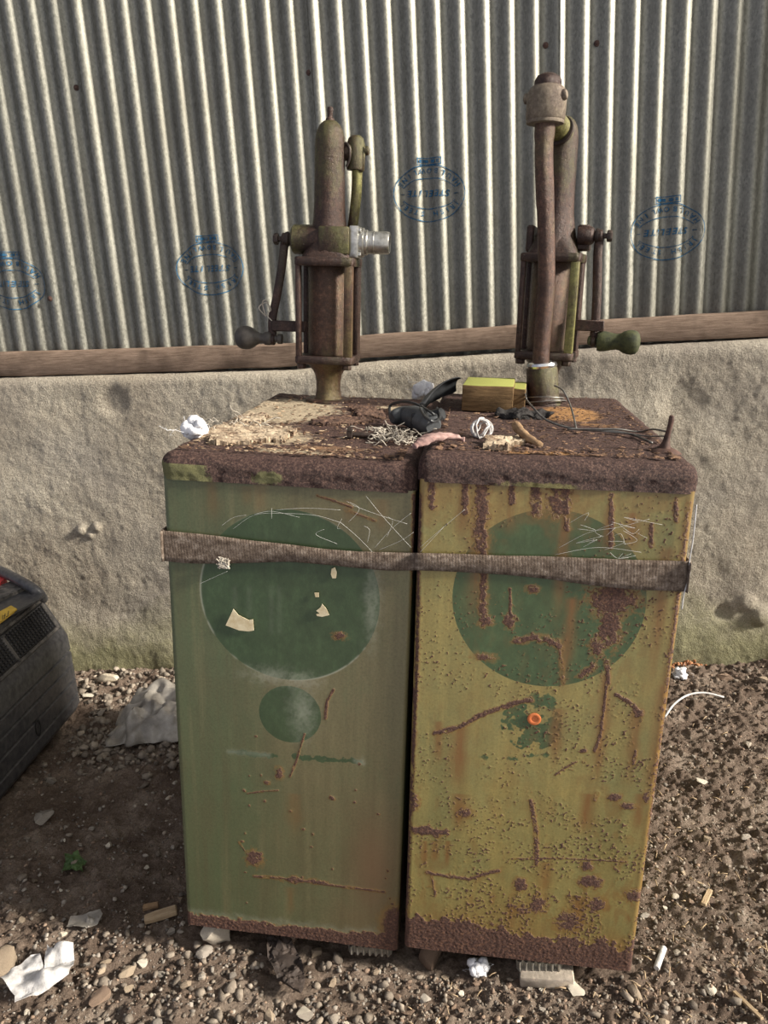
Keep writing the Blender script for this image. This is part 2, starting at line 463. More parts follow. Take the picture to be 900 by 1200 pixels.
M['lid_right'] = mat_lid('crusted_brown_rust', (0.42, 0.32, 0.22), 0, (0.38, 0.20, 0.075), (0.19, 0.165, 0.06), 0)

# strap
n = NB('dusty_webbing')
v = n.coord((1, 1, 1))
wv = n.t.nodes.new('ShaderNodeTexWave'); n.L(v, wv.inputs[0]); wv.inputs['Scale'].default_value = 62; wv.bands_direction = 'X'
wv.inputs['Distortion'].default_value = 0.6
c = n.ramp(n.noise(90, 7, 0.8), [(0.36, (0.070, 0.050, 0.038)), (0.52, (0.155, 0.118, 0.092)), (0.68, (0.32, 0.265, 0.22))])
c = n.mix(0.10, c, n.ramp(wv.outputs[0], [(0.2, (0.3, 0.3, 0.3)), (0.8, (0.62, 0.62, 0.62))]), 'OVERLAY')
n.bump(n.math('ADD', n.math('MULTIPLY', wv.outputs[0], 0.16), n.noise(190, 6, 0.8)), 0.9, 0.003)
M['strap'] = n.set(c, 0.95, 0.0, 0.1)

M['plastic'] = mat_simple('dusty_black_plastic', (0.028, 0.029, 0.035), (0.085, 0.083, 0.085), 60, 0.42, 0, 0.25, 0.001, 7, 0.5)
M['plastic_dark'] = mat_simple('black_grille_plastic', (0.008, 0.008, 0.009), (0.022, 0.022, 0.024), 20, 0.6, 0, 0.2, 0.002)
M['plastic_dusty'] = mat_simple('dust_caked_plastic', (0.05, 0.047, 0.045), (0.16, 0.145, 0.13), 45, 0.85, 0, 0.4, 0.003)
M['yellow'] = mat_simple('yellow_sticker', (0.55, 0.34, 0.03), (0.70, 0.46, 0.06), 30, 0.5, 0, 0, 0)
M['red'] = mat_simple('red_plastic', (0.42, 0.03, 0.035), (0.58, 0.06, 0.06), 30, 0.5, 0, 0, 0)
M['ink'] = mat_simple('black_ink', (0.02, 0.018, 0.015), (0.03, 0.025, 0.02), 30, 0.6, 0, 0, 0)
M['paper'] = mat_simple('white_paper', (0.40, 0.385, 0.37), (0.66, 0.64, 0.63), 60, 0.8, 0, 0.6, 0.003)
M['paper_cream'] = mat_simple('cream_paper', (0.50, 0.40, 0.24), (0.66, 0.58, 0.40), 60, 0.85, 0, 0.2, 0.001)
M['grey_film'] = mat_simple('grey_plastic_film', (0.21, 0.19, 0.165), (0.46, 0.425, 0.375), 14, 0.3, 0.0, 0.2, 0.003, lo=0.4, hi=0.7)
M['white_fluff'] = mat_simple('white_fibre', (0.66, 0.66, 0.68), (0.86, 0.86, 0.88), 40, 0.95, 0, 0.5, 0.003)
M['string'] = mat_simple('pale_string', (0.30, 0.26, 0.21), (0.56, 0.51, 0.43), 60, 0.95, 0, 0.3, 0.001)
M['rag'] = mat_simple('pink_dusty_rag', (0.16, 0.085, 0.075), (0.40, 0.27, 0.24), 38, 0.95, 0, 0.6, 0.003)
M['wire'] = mat_simple('dull_steel_wire', (0.10, 0.095, 0.09), (0.25, 0.24, 0.22), 60, 0.45, 0.7, 0.2, 0.001)
M['cable'] = mat_simple('black_rubber', (0.010, 0.011, 0.012), (0.035, 0.037, 0.040), 30, 0.45, 0, 0.2, 0.001)
M['grip'] = mat_simple('dusty_dark_grip', (0.030, 0.033, 0.036), (0.095, 0.10, 0.105), 26, 0.5, 0, 0.3, 0.002)
M['char'] = mat_simple('black_crust', (0.008, 0.007, 0.007), (0.035, 0.03, 0.028), 60, 0.75, 0, 0.9, 0.006)
M['leaf'] = mat_simple('green_leaf', (0.035, 0.07, 0.02), (0.07, 0.12, 0.035), 30, 0.6, 0, 0.2, 0.001)
M['rust_flake'] = mat_stone('rust_flakes', (0.06, 0.03, 0.022), (0.24, 0.16, 0.11))
M['flake_pale'] = mat_stone('paint_flakes', (0.16, 0.11, 0.075), (0.42, 0.34, 0.25))
M['rubber'] = mat_simple('muddy_rubber', (0.016, 0.011, 0.009), (0.048, 0.034, 0.027), 30, 0.75, 0, 0.5, 0.004)
M['nail'] = mat_simple('rusty_nail', (0.04, 0.022, 0.018), (0.11, 0.06, 0.045), 60, 0.7, 0.2, 0.3, 0.001)
M['silk'] = mat_simple('spider_silk', (0.50, 0.49, 0.46), (0.7, 0.69, 0.66), 60, 0.8, 0, 0, 0)
M['orange'] = mat_simple('orange_sticker', (0.42, 0.095, 0.025), (0.62, 0.19, 0.06), 50, 0.6, 0, 0.1, 0.001)
M['brick_dust'] = mat_simple('orange_brick_crumbs', (0.30, 0.12, 0.05), (0.48, 0.24, 0.12), 60, 0.9, 0, 0.6, 0.004)

# blue ink, worn through
n = NB('blue_stamp_ink')
n.set(n.ramp(n.noise(60, 3), [(0.3, (0.020, 0.075, 0.150)), (0.7, (0.05, 0.15, 0.26))]), 1.0, 0.0, 0.0)
tr = n.t.nodes.new('ShaderNodeBsdfTransparent'); mx = n.t.nodes.new('ShaderNodeMixShader')
n.L(n.ramp(n.noise(70, 4, 0.7), [(0.36, 0.35), (0.55, 0.95)]), mx.inputs[0])
n.L(tr.outputs[0], mx.inputs[1]); n.L(n.b.outputs[0], mx.inputs[2]); n.L(mx.outputs[0], n.out.inputs[0])
M['ink_blue'] = n.m

# ------------------------------------------------------------------ ground
def ground_z(x, y):
    x = np.asarray(x, float); y = np.asarray(y, float)
    h = (fbm(x * 1.7 + 5, y * 1.7 + 3, 3, 1) - 0.5) * 0.05
    h = h + (fbm(x * 9 + 50, y * 9 + 40, 4, 3) - 0.5) * 0.030
    h = h + np.abs(fbm(x * 34 + 90, y * 34 + 80, 4, 7) - 0.5) * 0.055 + (fbm(x * 90, y * 90, 3, 9) - 0.5) * 0.010
    h = h - 0.012 * sstep(0.3, 1.2, x) - 0.012
    # keep low below the two cabinets
    near = np.exp(-(((x - 0.05) / 0.5) ** 4 + ((y - 1.75) / 0.5) ** 4))
    h = h * (1 - 0.55 * near) - 0.015 * near
    return h
def gz(x, y): return float(ground_z(np.array([x]), np.array([y]))[0])

nx, ny = 820, 520
xs = np.linspace(-2.3, 2.3, nx); ys = np.linspace(0.55, 3.0, ny)
X, Y = np.meshgrid(xs, ys)
V = np.stack([X, Y, ground_z(X, Y)], -1).reshape(-1, 3)
me = mesh_np('floor', V, grid_faces(nx, ny))
fl = link_mesh('floor', me, M['soil'], angle=180)
tag(fl, kind='structure')

# ------------------------------------------------------------------ wall frame
YAW = math.radians(-5.4523)
W0 = Vector((0, 2.78846, 0))
WX = Vector((math.cos(YAW), math.sin(YAW), 0))
WN = Vector((math.sin(YAW), -math.cos(YAW), 0))            # towards the room
WM = Matrix((WX, -WN, Vector((0, 0, 1)))).transposed().to_4x4(); WM.translation = W0
def wl(s, off, z): return W0 + WX * s + WN * off + Vector((0, 0, z))
def on_wall(px, py, off=0.0):
    p = meet(px, py, W0 + WN * off, WN)
    return (p - W0).dot(WX), p.z

# concrete dwarf wall: local x = along, y = into the wall
TIM = [(-2.4, 1.203), (-1.36, 1.208), (-0.28, 1.184), (-0.02, 1.199), (0.6, 1.207), (1.31, 1.211), (2.4, 1.212)]
def tim_top(s): return float(np.interp(s, [a for a, b in TIM], [b for a, b in TIM]))
na, nb = 800, 190
S = np.linspace(-2.4, 2.4, na)
WF = 0.085
rows = []
zz = np.linspace(-0.15, 1.0, nb)
for z in zz:
    top = np.array([tim_top(s) for s in S]) - 0.1245
    zr = -0.15 + (z + 0.15) / 1.15 * (top + 0.15)
    d = -WF + (fbm(S * 3, zr * 3, 3, 2) - 0.5) * 0.025 + (fbm(S * 26, zr * 26, 4, 5) - 0.5) * 0.005 + (fbm(S * 80, zr * 80, 2, 15) - 0.5) * 0.003
    d = d - 0.02 * (1 - sstep(0.0, 0.22, zr)) * (0.5 + fbm(S * 6, zr * 6, 2, 8))
    # spalled hollows and lumps
    for (cs, cz, r, a) in ((-0.93, 1.02, 0.05, 0.009), (1.02, 0.93, 0.07, 0.007), (0.62, 1.03, 0.05, 0.009), (1.33, 0.16, 0.035, -0.022), (1.28, 0.21, 0.03, -0.014),
                           (-1.12, 0.55, 0.018, -0.014), (-1.06, 0.56, 0.016, -0.012), (-1.09, 0.53, 0.014, -0.010), (1.20, 0.17, 0.03, 0.014)):
        d = d + a * np.exp(-(((S - cs) ** 2 + (zr - cz) ** 2) / r ** 2) ** 2)
    rows.append(np.stack([S, d, zr], -1))
# rounded ledge then back under the timber
last = rows[-1]
for k, (dy, dz) in enumerate(((0.006, 0.008), (0.014, 0.018), (0.024, 0.028), (0.034, 0.034), (0.05, 0.037), (0.12, 0.038), (0.2, 0.038))):
    r = last.copy()
    r[:, 1] = last[:, 1] * (1 - min(1, dy / 0.05)) + (-WF + dy) * min(1, dy / 0.05)
    r[:, 2] = last[:, 2] + dz + (fbm(S * 22, S * 0 + k * 1.7, 3, 4) - 0.5) * 0.006 * (1 if dy < 0.06 else 0.3)
    rows.append(r)
for z in (0.5, -0.15):
    r = rows[-1].copy(); r[:, 2] = z if z < 0 else r[:, 2] * 0.5; rows.append(r)
V = np.concatenate(rows)
me = mesh_np('wall_back', V, grid_faces(na, len(rows)))
wb = link_mesh('wall_back', me, M['concrete'], angle=180, mw=WM)
tag(wb, kind='structure')

# timber plate on the wall
bm = bmesh.new()
SS = np.linspace(-2.4, 2.4, 160)
prev = None
for s in SS:
    zt = tim_top(s); zb = zt - 0.079 + 0.006 * math.sin(s * 2.3 + 1)
    j = lambda q: (noise.noise(Vector((s * 7, q * 3.1, 0))) * 0.003)
    prof = [(-0.052 + j(1), zb + j(2)), (-0.056 + j(3), zb + 0.006), (-0.057 + j(4), (zt + zb) / 2), (-0.056 + j(5), zt - 0.006), (-0.050 + j(6), zt + j(7)), (-0.012, zt + j(8)), (-0.012, zb)]
    ring = [bm.verts.new((s, y, z)) for y, z in prof]
    if prev:
        for k in range(len(ring)): bm.faces.new((prev[k], prev[(k + 1) % len(ring)], ring[(k + 1) % len(ring)], ring[k]))
    else: bm.faces.new(ring)
    prev = ring
bm.faces.new(prev[::-1])
tr_ = finish('trim_1', bm, M['timber'], mw=WM, angle=50)
tag(tr_, kind='structure')

bm = bmesh.new()
add_box(bm, 0.085, 0.075, 1.6, T(1.56, -0.050, 1.215 + 0.8), 0.004, 1)  # unseen post, added to throw shade on the right end of the sheets
tag(finish('shade_post', bm, M['timber'], mw=WM), kind='structure')

# ------------------------------------------------------------------ corrugated sheets
PIT = 0.0762; AMP = 0.0105
S0 = 0.03798 - PIT * 0.30
def corr(s): return AMP * math.cos(2 * PI * (s - S0) / PIT)     # out of the wall, to the room
edges = [-1.690, -0.913, -0.150, 0.628, 1.400]
slabels = ['left-hand corrugated sheet cut off by the left edge of the photo',
           'corrugated sheet second from the left, stamped in blue behind the left pump crank',
           'middle-right corrugated sheet between the two pumps with an upside-down blue stamp',
           'right-hand corrugated sheet with a blue stamp right of the right pump']
stamps = [(15, 333), (247, 315), (503, 227), (781, 272)]
nails = [[(88, 102), (60, 350)], [(362, 85)], [(640, 52)], [(700, 50)]]
ch_cache = {}
def glyph(chr_):
    if chr_ in ch_cache: return ch_cache[chr_]
    cu = bpy.data.curves.new('t', 'FONT'); cu.body = chr_; cu.size = 1.0; cu.align_x = 'CENTER'; cu.resolution_u = 3; cu.offset = 0.028
    ob = bpy.data.objects.new('t', cu); COL.objects.link(ob)
    dg = bpy.context.evaluated_depsgraph_get(); dg.update()
    ev = ob.evaluated_get(dg); mm = ev.to_mesh()
    vs = [v.co.copy() for v in mm.vertices]; fs = [tuple(p.vertices) for p in mm.polygons]
    ev.to_mesh_clear()
    bpy.data.objects.remove(ob, do_unlink=True); bpy.data.curves.remove(cu)
    ch_cache[chr_] = (vs, fs)
    return ch_cache[chr_]

def text_flat(bm, chr_, size, M3, squash=1.0, shear=0.0):
    vs, fs = glyph(chr_)
    vv = [bm.verts.new(M3 @ Vector((v.x * size * squash + v.y * size * shear, v.y * size, 0))) for v in vs]
    for f in fs:
        try: bm.faces.new([vv[k] for k in f])
        except Exception: pass

def ring_flat(bm, a, b, t, n=96, a0=0, a1=360):
    pr = None; first = None
    closed = (a1 - a0) >= 360
    cnt = n if closed else n + 1
    for k in range(cnt):
        th = math.radians(a0 + (a1 - a0) * k / n)
        p = (bm.verts.new((a * math.cos(th), b * math.sin(th), 0)), bm.verts.new(((a - t) * math.cos(th), (b - t) * math.sin(th), 0)))
        if pr: bm.faces.new((pr[0], p[0], p[1], pr[1]))
        else: first = p
        pr = p
    if closed: bm.faces.new((pr[0], first[0], first[1], pr[1]))

def build_stamp(parent, s_c, z_c, tilt):
    bm = bmesh.new()
    A, B = 0.118, 0.088
    ring_flat(bm, A, B, 0.0032)
    ring_flat(bm, A * 0.80, B * 0.55, 0.0028, 40, 24, 156)
    ring_flat(bm, A * 0.80, B * 0.55, 0.0028, 40, 204, 336)
    def arc(txt, a_from, a_to, size, up):
        n_ = len(txt)
        for i, ch_ in enumerate(txt):
            if ch_ == ' ': continue
            th = math.radians(a_from + (a_to - a_from) * i / (n_ - 1))
            ra, rb = (A * 0.80, B * 0.64) if up else (A * 0.92, B * 0.88)
            p = Vector((ra * math.cos(th), rb * math.sin(th), 0))
            nrm = Vector((math.cos(th) / A, math.sin(th) / B, 0)).normalized()
            ang = math.atan2(nrm.y, nrm.x) - (PI / 2 if up else -PI / 2)
            text_flat(bm, ch_, size, Matrix.Translation(p) @ Matrix.Rotation(ang, 4, 'Z'))
    arc('IRISH STEEL', 152, 28, 0.021, True)
    arc('HAULBOWLINE', 205, 335, 0.021, False)
    for i, ch_ in enumerate('STEELITE'):
        text_flat(bm, ch_, 0.027, T(-0.062 + 0.0178 * i, -0.010, 0), 1.0, 0.2)
    for q in (-1, 1):
        add_box(bm, 0.012, 0.0025, 0.0002, T(q * 0.088, 0, 0))
    # tab with a printed frame below the oval
    for (bx_, by_, sx_, sy_) in ((0, -0.089, 0.078, 0.003), (0, -0.108, 0.078, 0.003), (-0.038, -0.0985, 0.003, 0.02), (0.038, -0.0985, 0.003, 0.02), (0.018, -0.0985, 0.03, 0.010), (-0.012, -0.0985, 0.012, 0.010), (-0.027, -0.0985, 0.008, 0.010)):
        vs_ = [bm.verts.new((bx_ + sx_ / 2 * i, by_ + sy_ / 2 * j_, 0)) for i, j_ in ((-1, -1), (1, -1), (1, 1), (-1, 1))]
        bm.faces.new(vs_)
    bmesh.ops.triangulate(bm, faces=bm.faces[:])
    for _ in range(4):
        le = [e for e in bm.edges if e.calc_length() > 0.0045]
        if not le: break
        bmesh.ops.subdivide_edges(bm, edges=le, cuts=1)
        bmesh.ops.triangulate(bm, faces=bm.faces[:])
    Rm = Matrix.Rotation(PI + math.radians(tilt), 4, 'Z')
    for v in bm.verts:
        p = Rm @ v.co
        s = s_c + p.x; z = z_c + p.y
        sl = -AMP * 2 * PI / PIT * math.sin(2 * PI * (s - S0) / PIT)
        nn = Vector((-sl, 1)).normalized()
        # room side is -y in the wall frame
        v.co = Vector((s + nn.x * 0.0013, -(corr(s) + 0.0035 + nn.y * 0.0013), z))
    me = bpy.data.meshes.new('maker_stamp'); bm.to_mesh(me); bm.free()
    o = link_mesh('maker_stamp', me, M['ink_blue'], parent, smooth=True, angle=180)
    o['label'] = 'upside-down blue oval ink stamp'
    return o

for i in range(4):
    a = edges[i]; b = edges[i + 1] + 0.075
    ns = int((b - a) / PIT * 14)
    sv = np.linspace(a, b, ns)
    zv = np.linspace(1.06, 2.75, 34)
    lift = 0.0
    SG, ZG = np.meshgrid(sv, zv)
    out = AMP * np.cos(2 * PI * (SG - S0) / PIT)
    # the left edge of each sheet laps over its neighbour
    out = out + 0.0032 * np.exp(-((SG - a) / 0.06) ** 2) - 0.0012 + 0.0035 * (1 - sstep(0.03, 0.075, b - SG)) * 0
    out = out + (fbm(SG * 2 + i * 7, ZG * 2, 2, 6) - 0.5) * 0.003
    out = out - 0.0022 * (1 - sstep(0, 0.08, b - SG)) + 0.0018
    V = np.stack([SG, -out, ZG], -1).reshape(-1, 3)
    me = mesh_np('corrugated_sheet', V, grid_faces(ns, len(zv)))
    o = link_mesh('corrugated_sheet', me, M['sheet'], angle=180, mw=WM)
    so = o.modifiers.new('thickness', 'SOLIDIFY'); so.thickness = 0.0007; so.offset = 1 if False else -1
    tag(o, slabels[i], 'metal sheet', 'corrugated sheets on the wall')
    s_c, z_c = on_wall(*stamps[i])
    build_stamp(o, s_c, z_c, (-3, -1, -2, 1)[i])
    for (px, py) in nails[i]:
        s, z = on_wall(px, py)
        bm = bmesh.new()
        add_lathe(bm, [(0.0095, 0), (0.0090, 0.0015), (0.005, 0.003), (0.0045, 0.005), (0.002, 0.0065)], n=12)
        bmesh.ops.transform(bm, matrix=T(s, -(corr(s) + 0.002), z) @ RX(90), verts=bm.verts[:])
        finish('nail_head', bm, M['nail'], o)

# ------------------------------------------------------------------ cabinets
CW, CD, CHT, LH = 0.4495, 0.7801, 1.02037, 0.04736
CABM = []
for (loc, rows_) in (((-0.46760818, 1.3780461, 0.06968861), ((0.98617039, 0.1444025, 0.08133804), (-0.14328961, 0.98949087, -0.01938808), (-0.08328294, 0.00746505, 0.99649798))),
                     ((-0.0094467, 1.30097019, 0.05445871), ((0.98823441, 0.13388492, 0.07394307), (-0.13306454, 0.99097928, -0.01593412), (-0.07540939, 0.00590745, 0.99713516)))):
    mm = Matrix(rows_).to_4x4(); mm.translation = loc
    CABM.append(mm)
def panel_xy(i, px, py):
    O = CABM[i].translation; nrm = CABM[i].to_3x3().col[1]
    p = CABM[i].inverted() @ meet(px, py, O, nrm)
    return p.x, p.z
def lid_xy(i, px, py, dz=0.0):
    nrm = CABM[i].to_3x3().col[2]
    p = CABM[i].inverted() @ meet(px, py, CABM[i] @ Vector((0, 0, CHT + dz)), nrm)
    return p.x, p.y

GX, GZ = 300, 660
px_ = np.linspace(0, CW, GX); pz_ = np.linspace(0, CHT - LH + 0.004, GZ)
PX, PZ = np.meshgrid(px_, pz_)
def seg_d(pts):
    d = np.full(PX.shape, 9.0)
    for (a, b), (c, e) in zip(pts, pts[1:]):
        vx, vz = c - a, e - b
        L2 = vx * vx + vz * vz + 1e-12
        t = np.clip(((PX - a) * vx + (PZ - b) * vz) / L2, 0, 1)
        d = np.minimum(d, np.hypot(PX - a - t * vx, PZ - b - t * vz))
    return d
class Paint:
    def __init__(s, i):
        s.i = i; z = np.zeros(PX.shape)
        s.rust = z.copy(); s.stain = z.copy(); s.disc = z.copy(); s.pale = z.copy(); s.red = z.copy(); s.tone = z.copy()
        s.n1 = fbm(PX * 90, PZ * 90, 4, 10 + i); s.n2 = fbm(PX * 22, PZ * 22, 4, 20 + i); s.n3 = fbm(PX * 250, PZ * 250, 3, 30 + i)
    def P(s, *q): return [panel_xy(s.i, *k) for k in q]
    def line(s, pts, w, a=0.95, field='rust', ns=0.8):
        d = seg_d(s.P(*pts)); w = w * 0.0016; d = np.abs(d + (s.n1 - 0.5) * w * 2.2 + (s.n3 - 0.5) * w * 0.9)
        f = a * np.exp(-(d / w) ** 2 * 0.9) * (1 - ns + ns * 1.5 * s.n1)
        setattr(s, field, np.maximum(getattr(s, field), f))
    def blob(s, px, py, rx, ry, a=1.0, field='rust', ns=1.0):
        cx, cz = s.P((px, py))[0]
        d = np.hypot((PX - cx) / (rx * 0.0016), (PZ - cz) / (ry * 0.0016))
        d = np.maximum(0, d + (s.n1 - 0.5) * 2.4 + (s.n3 - 0.5) * 1.0)
        f = a * np.exp(-d ** 2 * 0.8) * (1 - ns + ns * 2.0 * s.n1)
        setattr(s, field, np.maximum(getattr(s, field), np.clip(f, 0, 1)))
    def drip(s, px, py, ln, w=5, a=0.8):
        (x0, z0), (x1, z1) = s.P((px, py), (px, py + ln))
        x0 = x0 + 0 * PZ
        t = (z0 - PZ) / max(1e-6, (z0 - z1))
        wd_ = w * 0.0015 * (0.7 + 0.6 * vnoise(PZ * 40, PX * 0 + px, 3))
        f = a * np.exp(-((PX - x0 - 0.003 * (vnoise(PZ * 15, PZ * 0 + px, 2) - 0.5)) / wd_) ** 2) * sstep(-0.02, 0.03, t) * (1 - sstep(0.45, 1.0, t))
        s.stain = np.maximum(s.stain, f)
    def circ(s, cx, cz, r, a=1.0, patch=0.0):
        d = np.hypot(PX - cx, PZ - cz)
        f = sstep(r + 0.003, r - 0.003, d) if False else (1 - sstep(r - 0.003, r + 0.003, d))
        if patch: f = f * (0.42 + 0.75 * sstep(0.52 - patch * 0.2, 0.60, fbm(PX * 60, PZ * 60, 3, 44)))
        s.disc = np.maximum(s.disc, f * a)
    def specks(s, dens):
        s.n4 = fbm(PX * 6, PZ * 3, 3, 91 + s.i)
        f = sstep(0.75, 0.82, fbm(PX * 270, PZ * 270, 3, 61 + s.i) + dens * 0.20) * sstep(0.45, 0.6, fbm(PX * 14, PZ * 14, 3, 67 + s.i) + dens * 0.10)
        s.rust = np.maximum(s.rust, f * 0.8)
        g = np.exp(-0) * sstep(0.5, 0.75, fbm(PX * 60, PZ * 30, 4, 81 + s.i)) * dens
        s.stain = np.maximum(s.stain, g * 0.75)
    def mesh(s, name, mat, parent):
        r = 0.010
        dx = np.minimum(PX, CW - PX)
        yy = np.where(dx < r, r - np.sqrt(np.maximum(0, r * r - (r - dx) ** 2)), 0)
        yy = yy - 0.0016 * np.clip(s.rust, 0, 1) * s.n3 + (fbm(PX * 3, PZ * 3, 3, 71 + s.i) - 0.5) * 0.004
        V = np.stack([PX, yy, PZ], -1).reshape(-1, 3)
        me = mesh_np(name, V, grid_faces(GX, GZ))
        for nm, (a, b, c) in (('wear', (s.rust, s.stain, s.disc)), ('tone', (s.tone, s.pale, s.red))):
            at = me.attributes.new(nm, 'FLOAT_COLOR', 'POINT')
            buf = np.stack([a, b, c, np.ones_like(a)], -1).astype(np.float32)
            at.data.foreach_set('color', np.clip(buf, 0, 1).ravel())
        return link_mesh(name, me, mat, parent, angle=180)

def lid_mesh(name, mat, parent, pale_fn, i):
    ov = 0.004; r = 0.026
    x0, x1, y0, y1, zb, zt = -ov, CW + ov, -ov, CD + ov, CHT - LH, CHT
    nx_, ny_ = 150, 190
    def spaced(a, b, n_):
        t = np.linspace(0, 1, n_); t = t + 0.06 * np.sin(2 * PI * t) * -0.0
        return a + (b - a) * t
    xs_ = spaced(x0, x1, nx_); ys_ = spaced(y0, y1, ny_)
    verts = []; faces = []
    def add_grid(P, n_, m_):
        base = sum(len(v) for v in verts)
        verts.append(P.reshape(-1, 3)); faces.append(grid_faces(n_, m_) + base)
    A, B = np.meshgrid(xs_, ys_); add_grid(np.stack([A, B, np.full(A.shape, zt)], -1), nx_, ny_)
    nz_ = 26; zs_ = np.linspace(zb, zt, nz_)
    A, B = np.meshgrid(xs_, zs_); add_grid(np.stack([A, np.full(A.shape, y0), B], -1), nx_, nz_)
    add_grid(np.stack([A, np.full(A.shape, y1), B], -1)[:, ::-1], nx_, nz_)
    A, B = np.meshgrid(ys_, zs_); add_grid(np.stack([np.full(A.shape, x1), A, B], -1), ny_, nz_)
    add_grid(np.stack([np.full(A.shape, x0), A, B], -1)[:, ::-1], ny_, nz_)
    V = np.concatenate(verts); Fc = np.concatenate(faces)
    lo = np.array([x0 + r, y0 + r, zb - 1.0]); hi = np.array([x1 - r, y1 - r, zt - r])
    c = np.clip(V, lo, hi); dv = V - c; L = np.linalg.norm(dv, axis=1, keepdims=True)
    nrm = dv / np.maximum(L, 1e-9)
    V = c + nrm * r
    u = V[:, 0] * 1.0; w = V[:, 1] * 1.0 + V[:, 2] * 1.3
    crust = (fbm(u * 70, w * 70, 4, 12 + i) - 0.5) * 0.004 + (fbm(u * 14, w * 14, 3, 15 + i) - 0.5) * 0.005
    V = V + nrm * crust[:, None]
    me = mesh_np(name, V, Fc)
    at = me.attributes.new('pale', 'FLOAT_COLOR', 'POINT')
    pv = pale_fn(V)
    at.data.foreach_set('color', np.clip(np.stack([pv[0], pv[1], pv[2], np.ones(len(V))], -1), 0, 1).astype(np.float32).ravel())
    bm = bmesh.new(); bm.from_mesh(me); bmesh.ops.remove_doubles(bm, verts=bm.verts[:], dist=0.0004)
    bmesh.ops.recalc_face_normals(bm, faces=bm.faces[:]); bm.to_mesh(me); bm.free()
    return link_mesh(name, me, mat, parent, angle=180)

def gauss(a, b, ca, cb, ra, rb): return np.exp(-(((a - ca) / ra) ** 2 + ((b - cb) / rb) ** 2))
def pale_left(V):
    x, y, z = V[:, 0], V[:, 1], V[:, 2]
    top = (z > CHT - 0.012)
    p = np.maximum.reduce([gauss(x, y, 0.12, 0.18, 0.13, 0.10), 0.9 * gauss(x, y, 0.10, 0.50, 0.16, 0.25), 0.75 * gauss(x, y, 0.22, 0.06, 0.10, 0.03), 0.7 * gauss(x, y, 0.35, 0.6, 0.12, 0.06)]) * top
    o = 0.55 * gauss(x, y, 0.28, 0.10, 0.12, 0.05) * top
    f = np.where((y < 0.01) & (z < CHT - 0.018), np.maximum(0.72 * (1 - sstep(0.05, 0.16, x)), 0.68 * gauss(x, z, 0.19, CHT - 0.036, 0.05, 0.02)), 0)
    f = np.maximum(f, 0.6 * (x < 0.004) * (z < CHT - 0.015))
    return p, o, f
def pale_right(V):
    x, y, z = V[:, 0], V[:, 1], V[:, 2]
    top = (z > CHT - 0.012)
    p = 0.42 * gauss(x, y, 0.1, 0.4, 0.2, 0.1) * top
    o = np.maximum.reduce([0.85 * gauss(x, y, 0.29, 0.48, 0.09, 0.13), 0.72 * gauss(x, y, 0.22, 0.045, 0.12, 0.02), 0.5 * gauss(x, y, 0.33, 0.35, 0.08, 0.08)]) * top
    f = np.where((y < 0.01) & (z < CHT - 0.034), 0.62 * gauss(x, z, 0.2, CHT - 0.045, 0.13, 0.012), 0)
    return p, o, f

CAB = []
cab_labels = ['sage green metal pump cabinet on the left with a hand pump whose crank points left',
              'rusty yellow-olive metal pump cabinet on the right with a down-curved spout pipe on its pump']
for i in range(2):
    root = empty('pump_cabinet', CABM[i])
    tag(root, cab_labels[i], 'oil pump cabinet', 'pair of old pump cabinets')
    CAB.append(root)
    bm = bmesh.new()
    add_box(bm, CW - 0.003, CD - 0.012, CHT - LH + 0.02 - 0.002, T(CW / 2, CD / 2 + 0.006, (CHT - LH + 0.02) / 2 + 0.001), 0.006, 2)
    finish('body', bm, M['body_left' if i == 0 else 'body_right'], root)
    lid_mesh('lid', M['lid_left' if i == 0 else 'lid_right'], root, pale_left if i == 0 else pale_right, i)

# ---- left front
p = Paint(0)
p.tone = np.clip(0.05 + 1.15 * sstep(0.08, 0.30, PX + 0.10 * (p.n2 - 0.5)) * (0.55 + 0.45 * sstep(0.1, 0.5, PZ)), 0, 1)
p.tone = p.tone * (1 - 0.5 * gauss(PX, PZ, 0.06, 0.15, 0.13, 0.25))
p.circ(0.228, 0.764, 0.166, 0.95); p.circ(0.228, 0.525, 0.061, 0.72)
p.line([(268, 881), (300, 884), (325, 886)], 4.0, 0.75, 'disc', 0.1); p.line([(346, 887), (385, 890), (422, 893)], 4.0, 0.8, 'disc', 0.1)
p.line([(268, 881), (315, 885)], 3.0, 0.5, 'pale', 1.0); p.line([(420, 893), (424, 893)], 4, 0.5, 'pale', 0.3)
p.blob(355, 835, 12, 26, 0.5, 'pale'); p.blob(436, 705, 7, 40, 0.5, 'pale'); p.blob(318, 792, 24, 8, 0.5, 'pale'); p.blob(350, 797, 20, 9, 0.5, 'pale')
for xx in (275, 292, 318, 327): p.line([(xx, 690), (xx, 740)], 3, 0.10, 'pale', 0.9)
dd = np.abs(np.hypot(PX - 0.228, PZ - 0.764) - 0.166)
an = np.degrees(np.arctan2(PZ - 0.764, PX - 0.228)) % 360
rim = np.exp(-(dd / 0.0016) ** 2) * sstep(0.42, 0.62, p.n2) * (0.25 + 0.75 * ((an > 160) & (an < 250) | (an > 270) | (an < 10)))
p.pale = np.maximum(p.pale, 0.75 * rim)
for (xx, yy, ln, w_) in ((247, 560, 60, 9), (304, 568, 40, 10), (290, 570, 28, 8), (410, 585, 35, 6), (447, 585, 45, 8), (340, 1040, 40, 6), (345, 930, 60, 9)): p.drip(xx, yy, ln, w_, 0.42)
p.line([(391, 808), (383, 822), (381, 842)], 2.0, 0.95); p.line([(357, 860), (348, 890), (340, 910)], 1.5, 0.9)
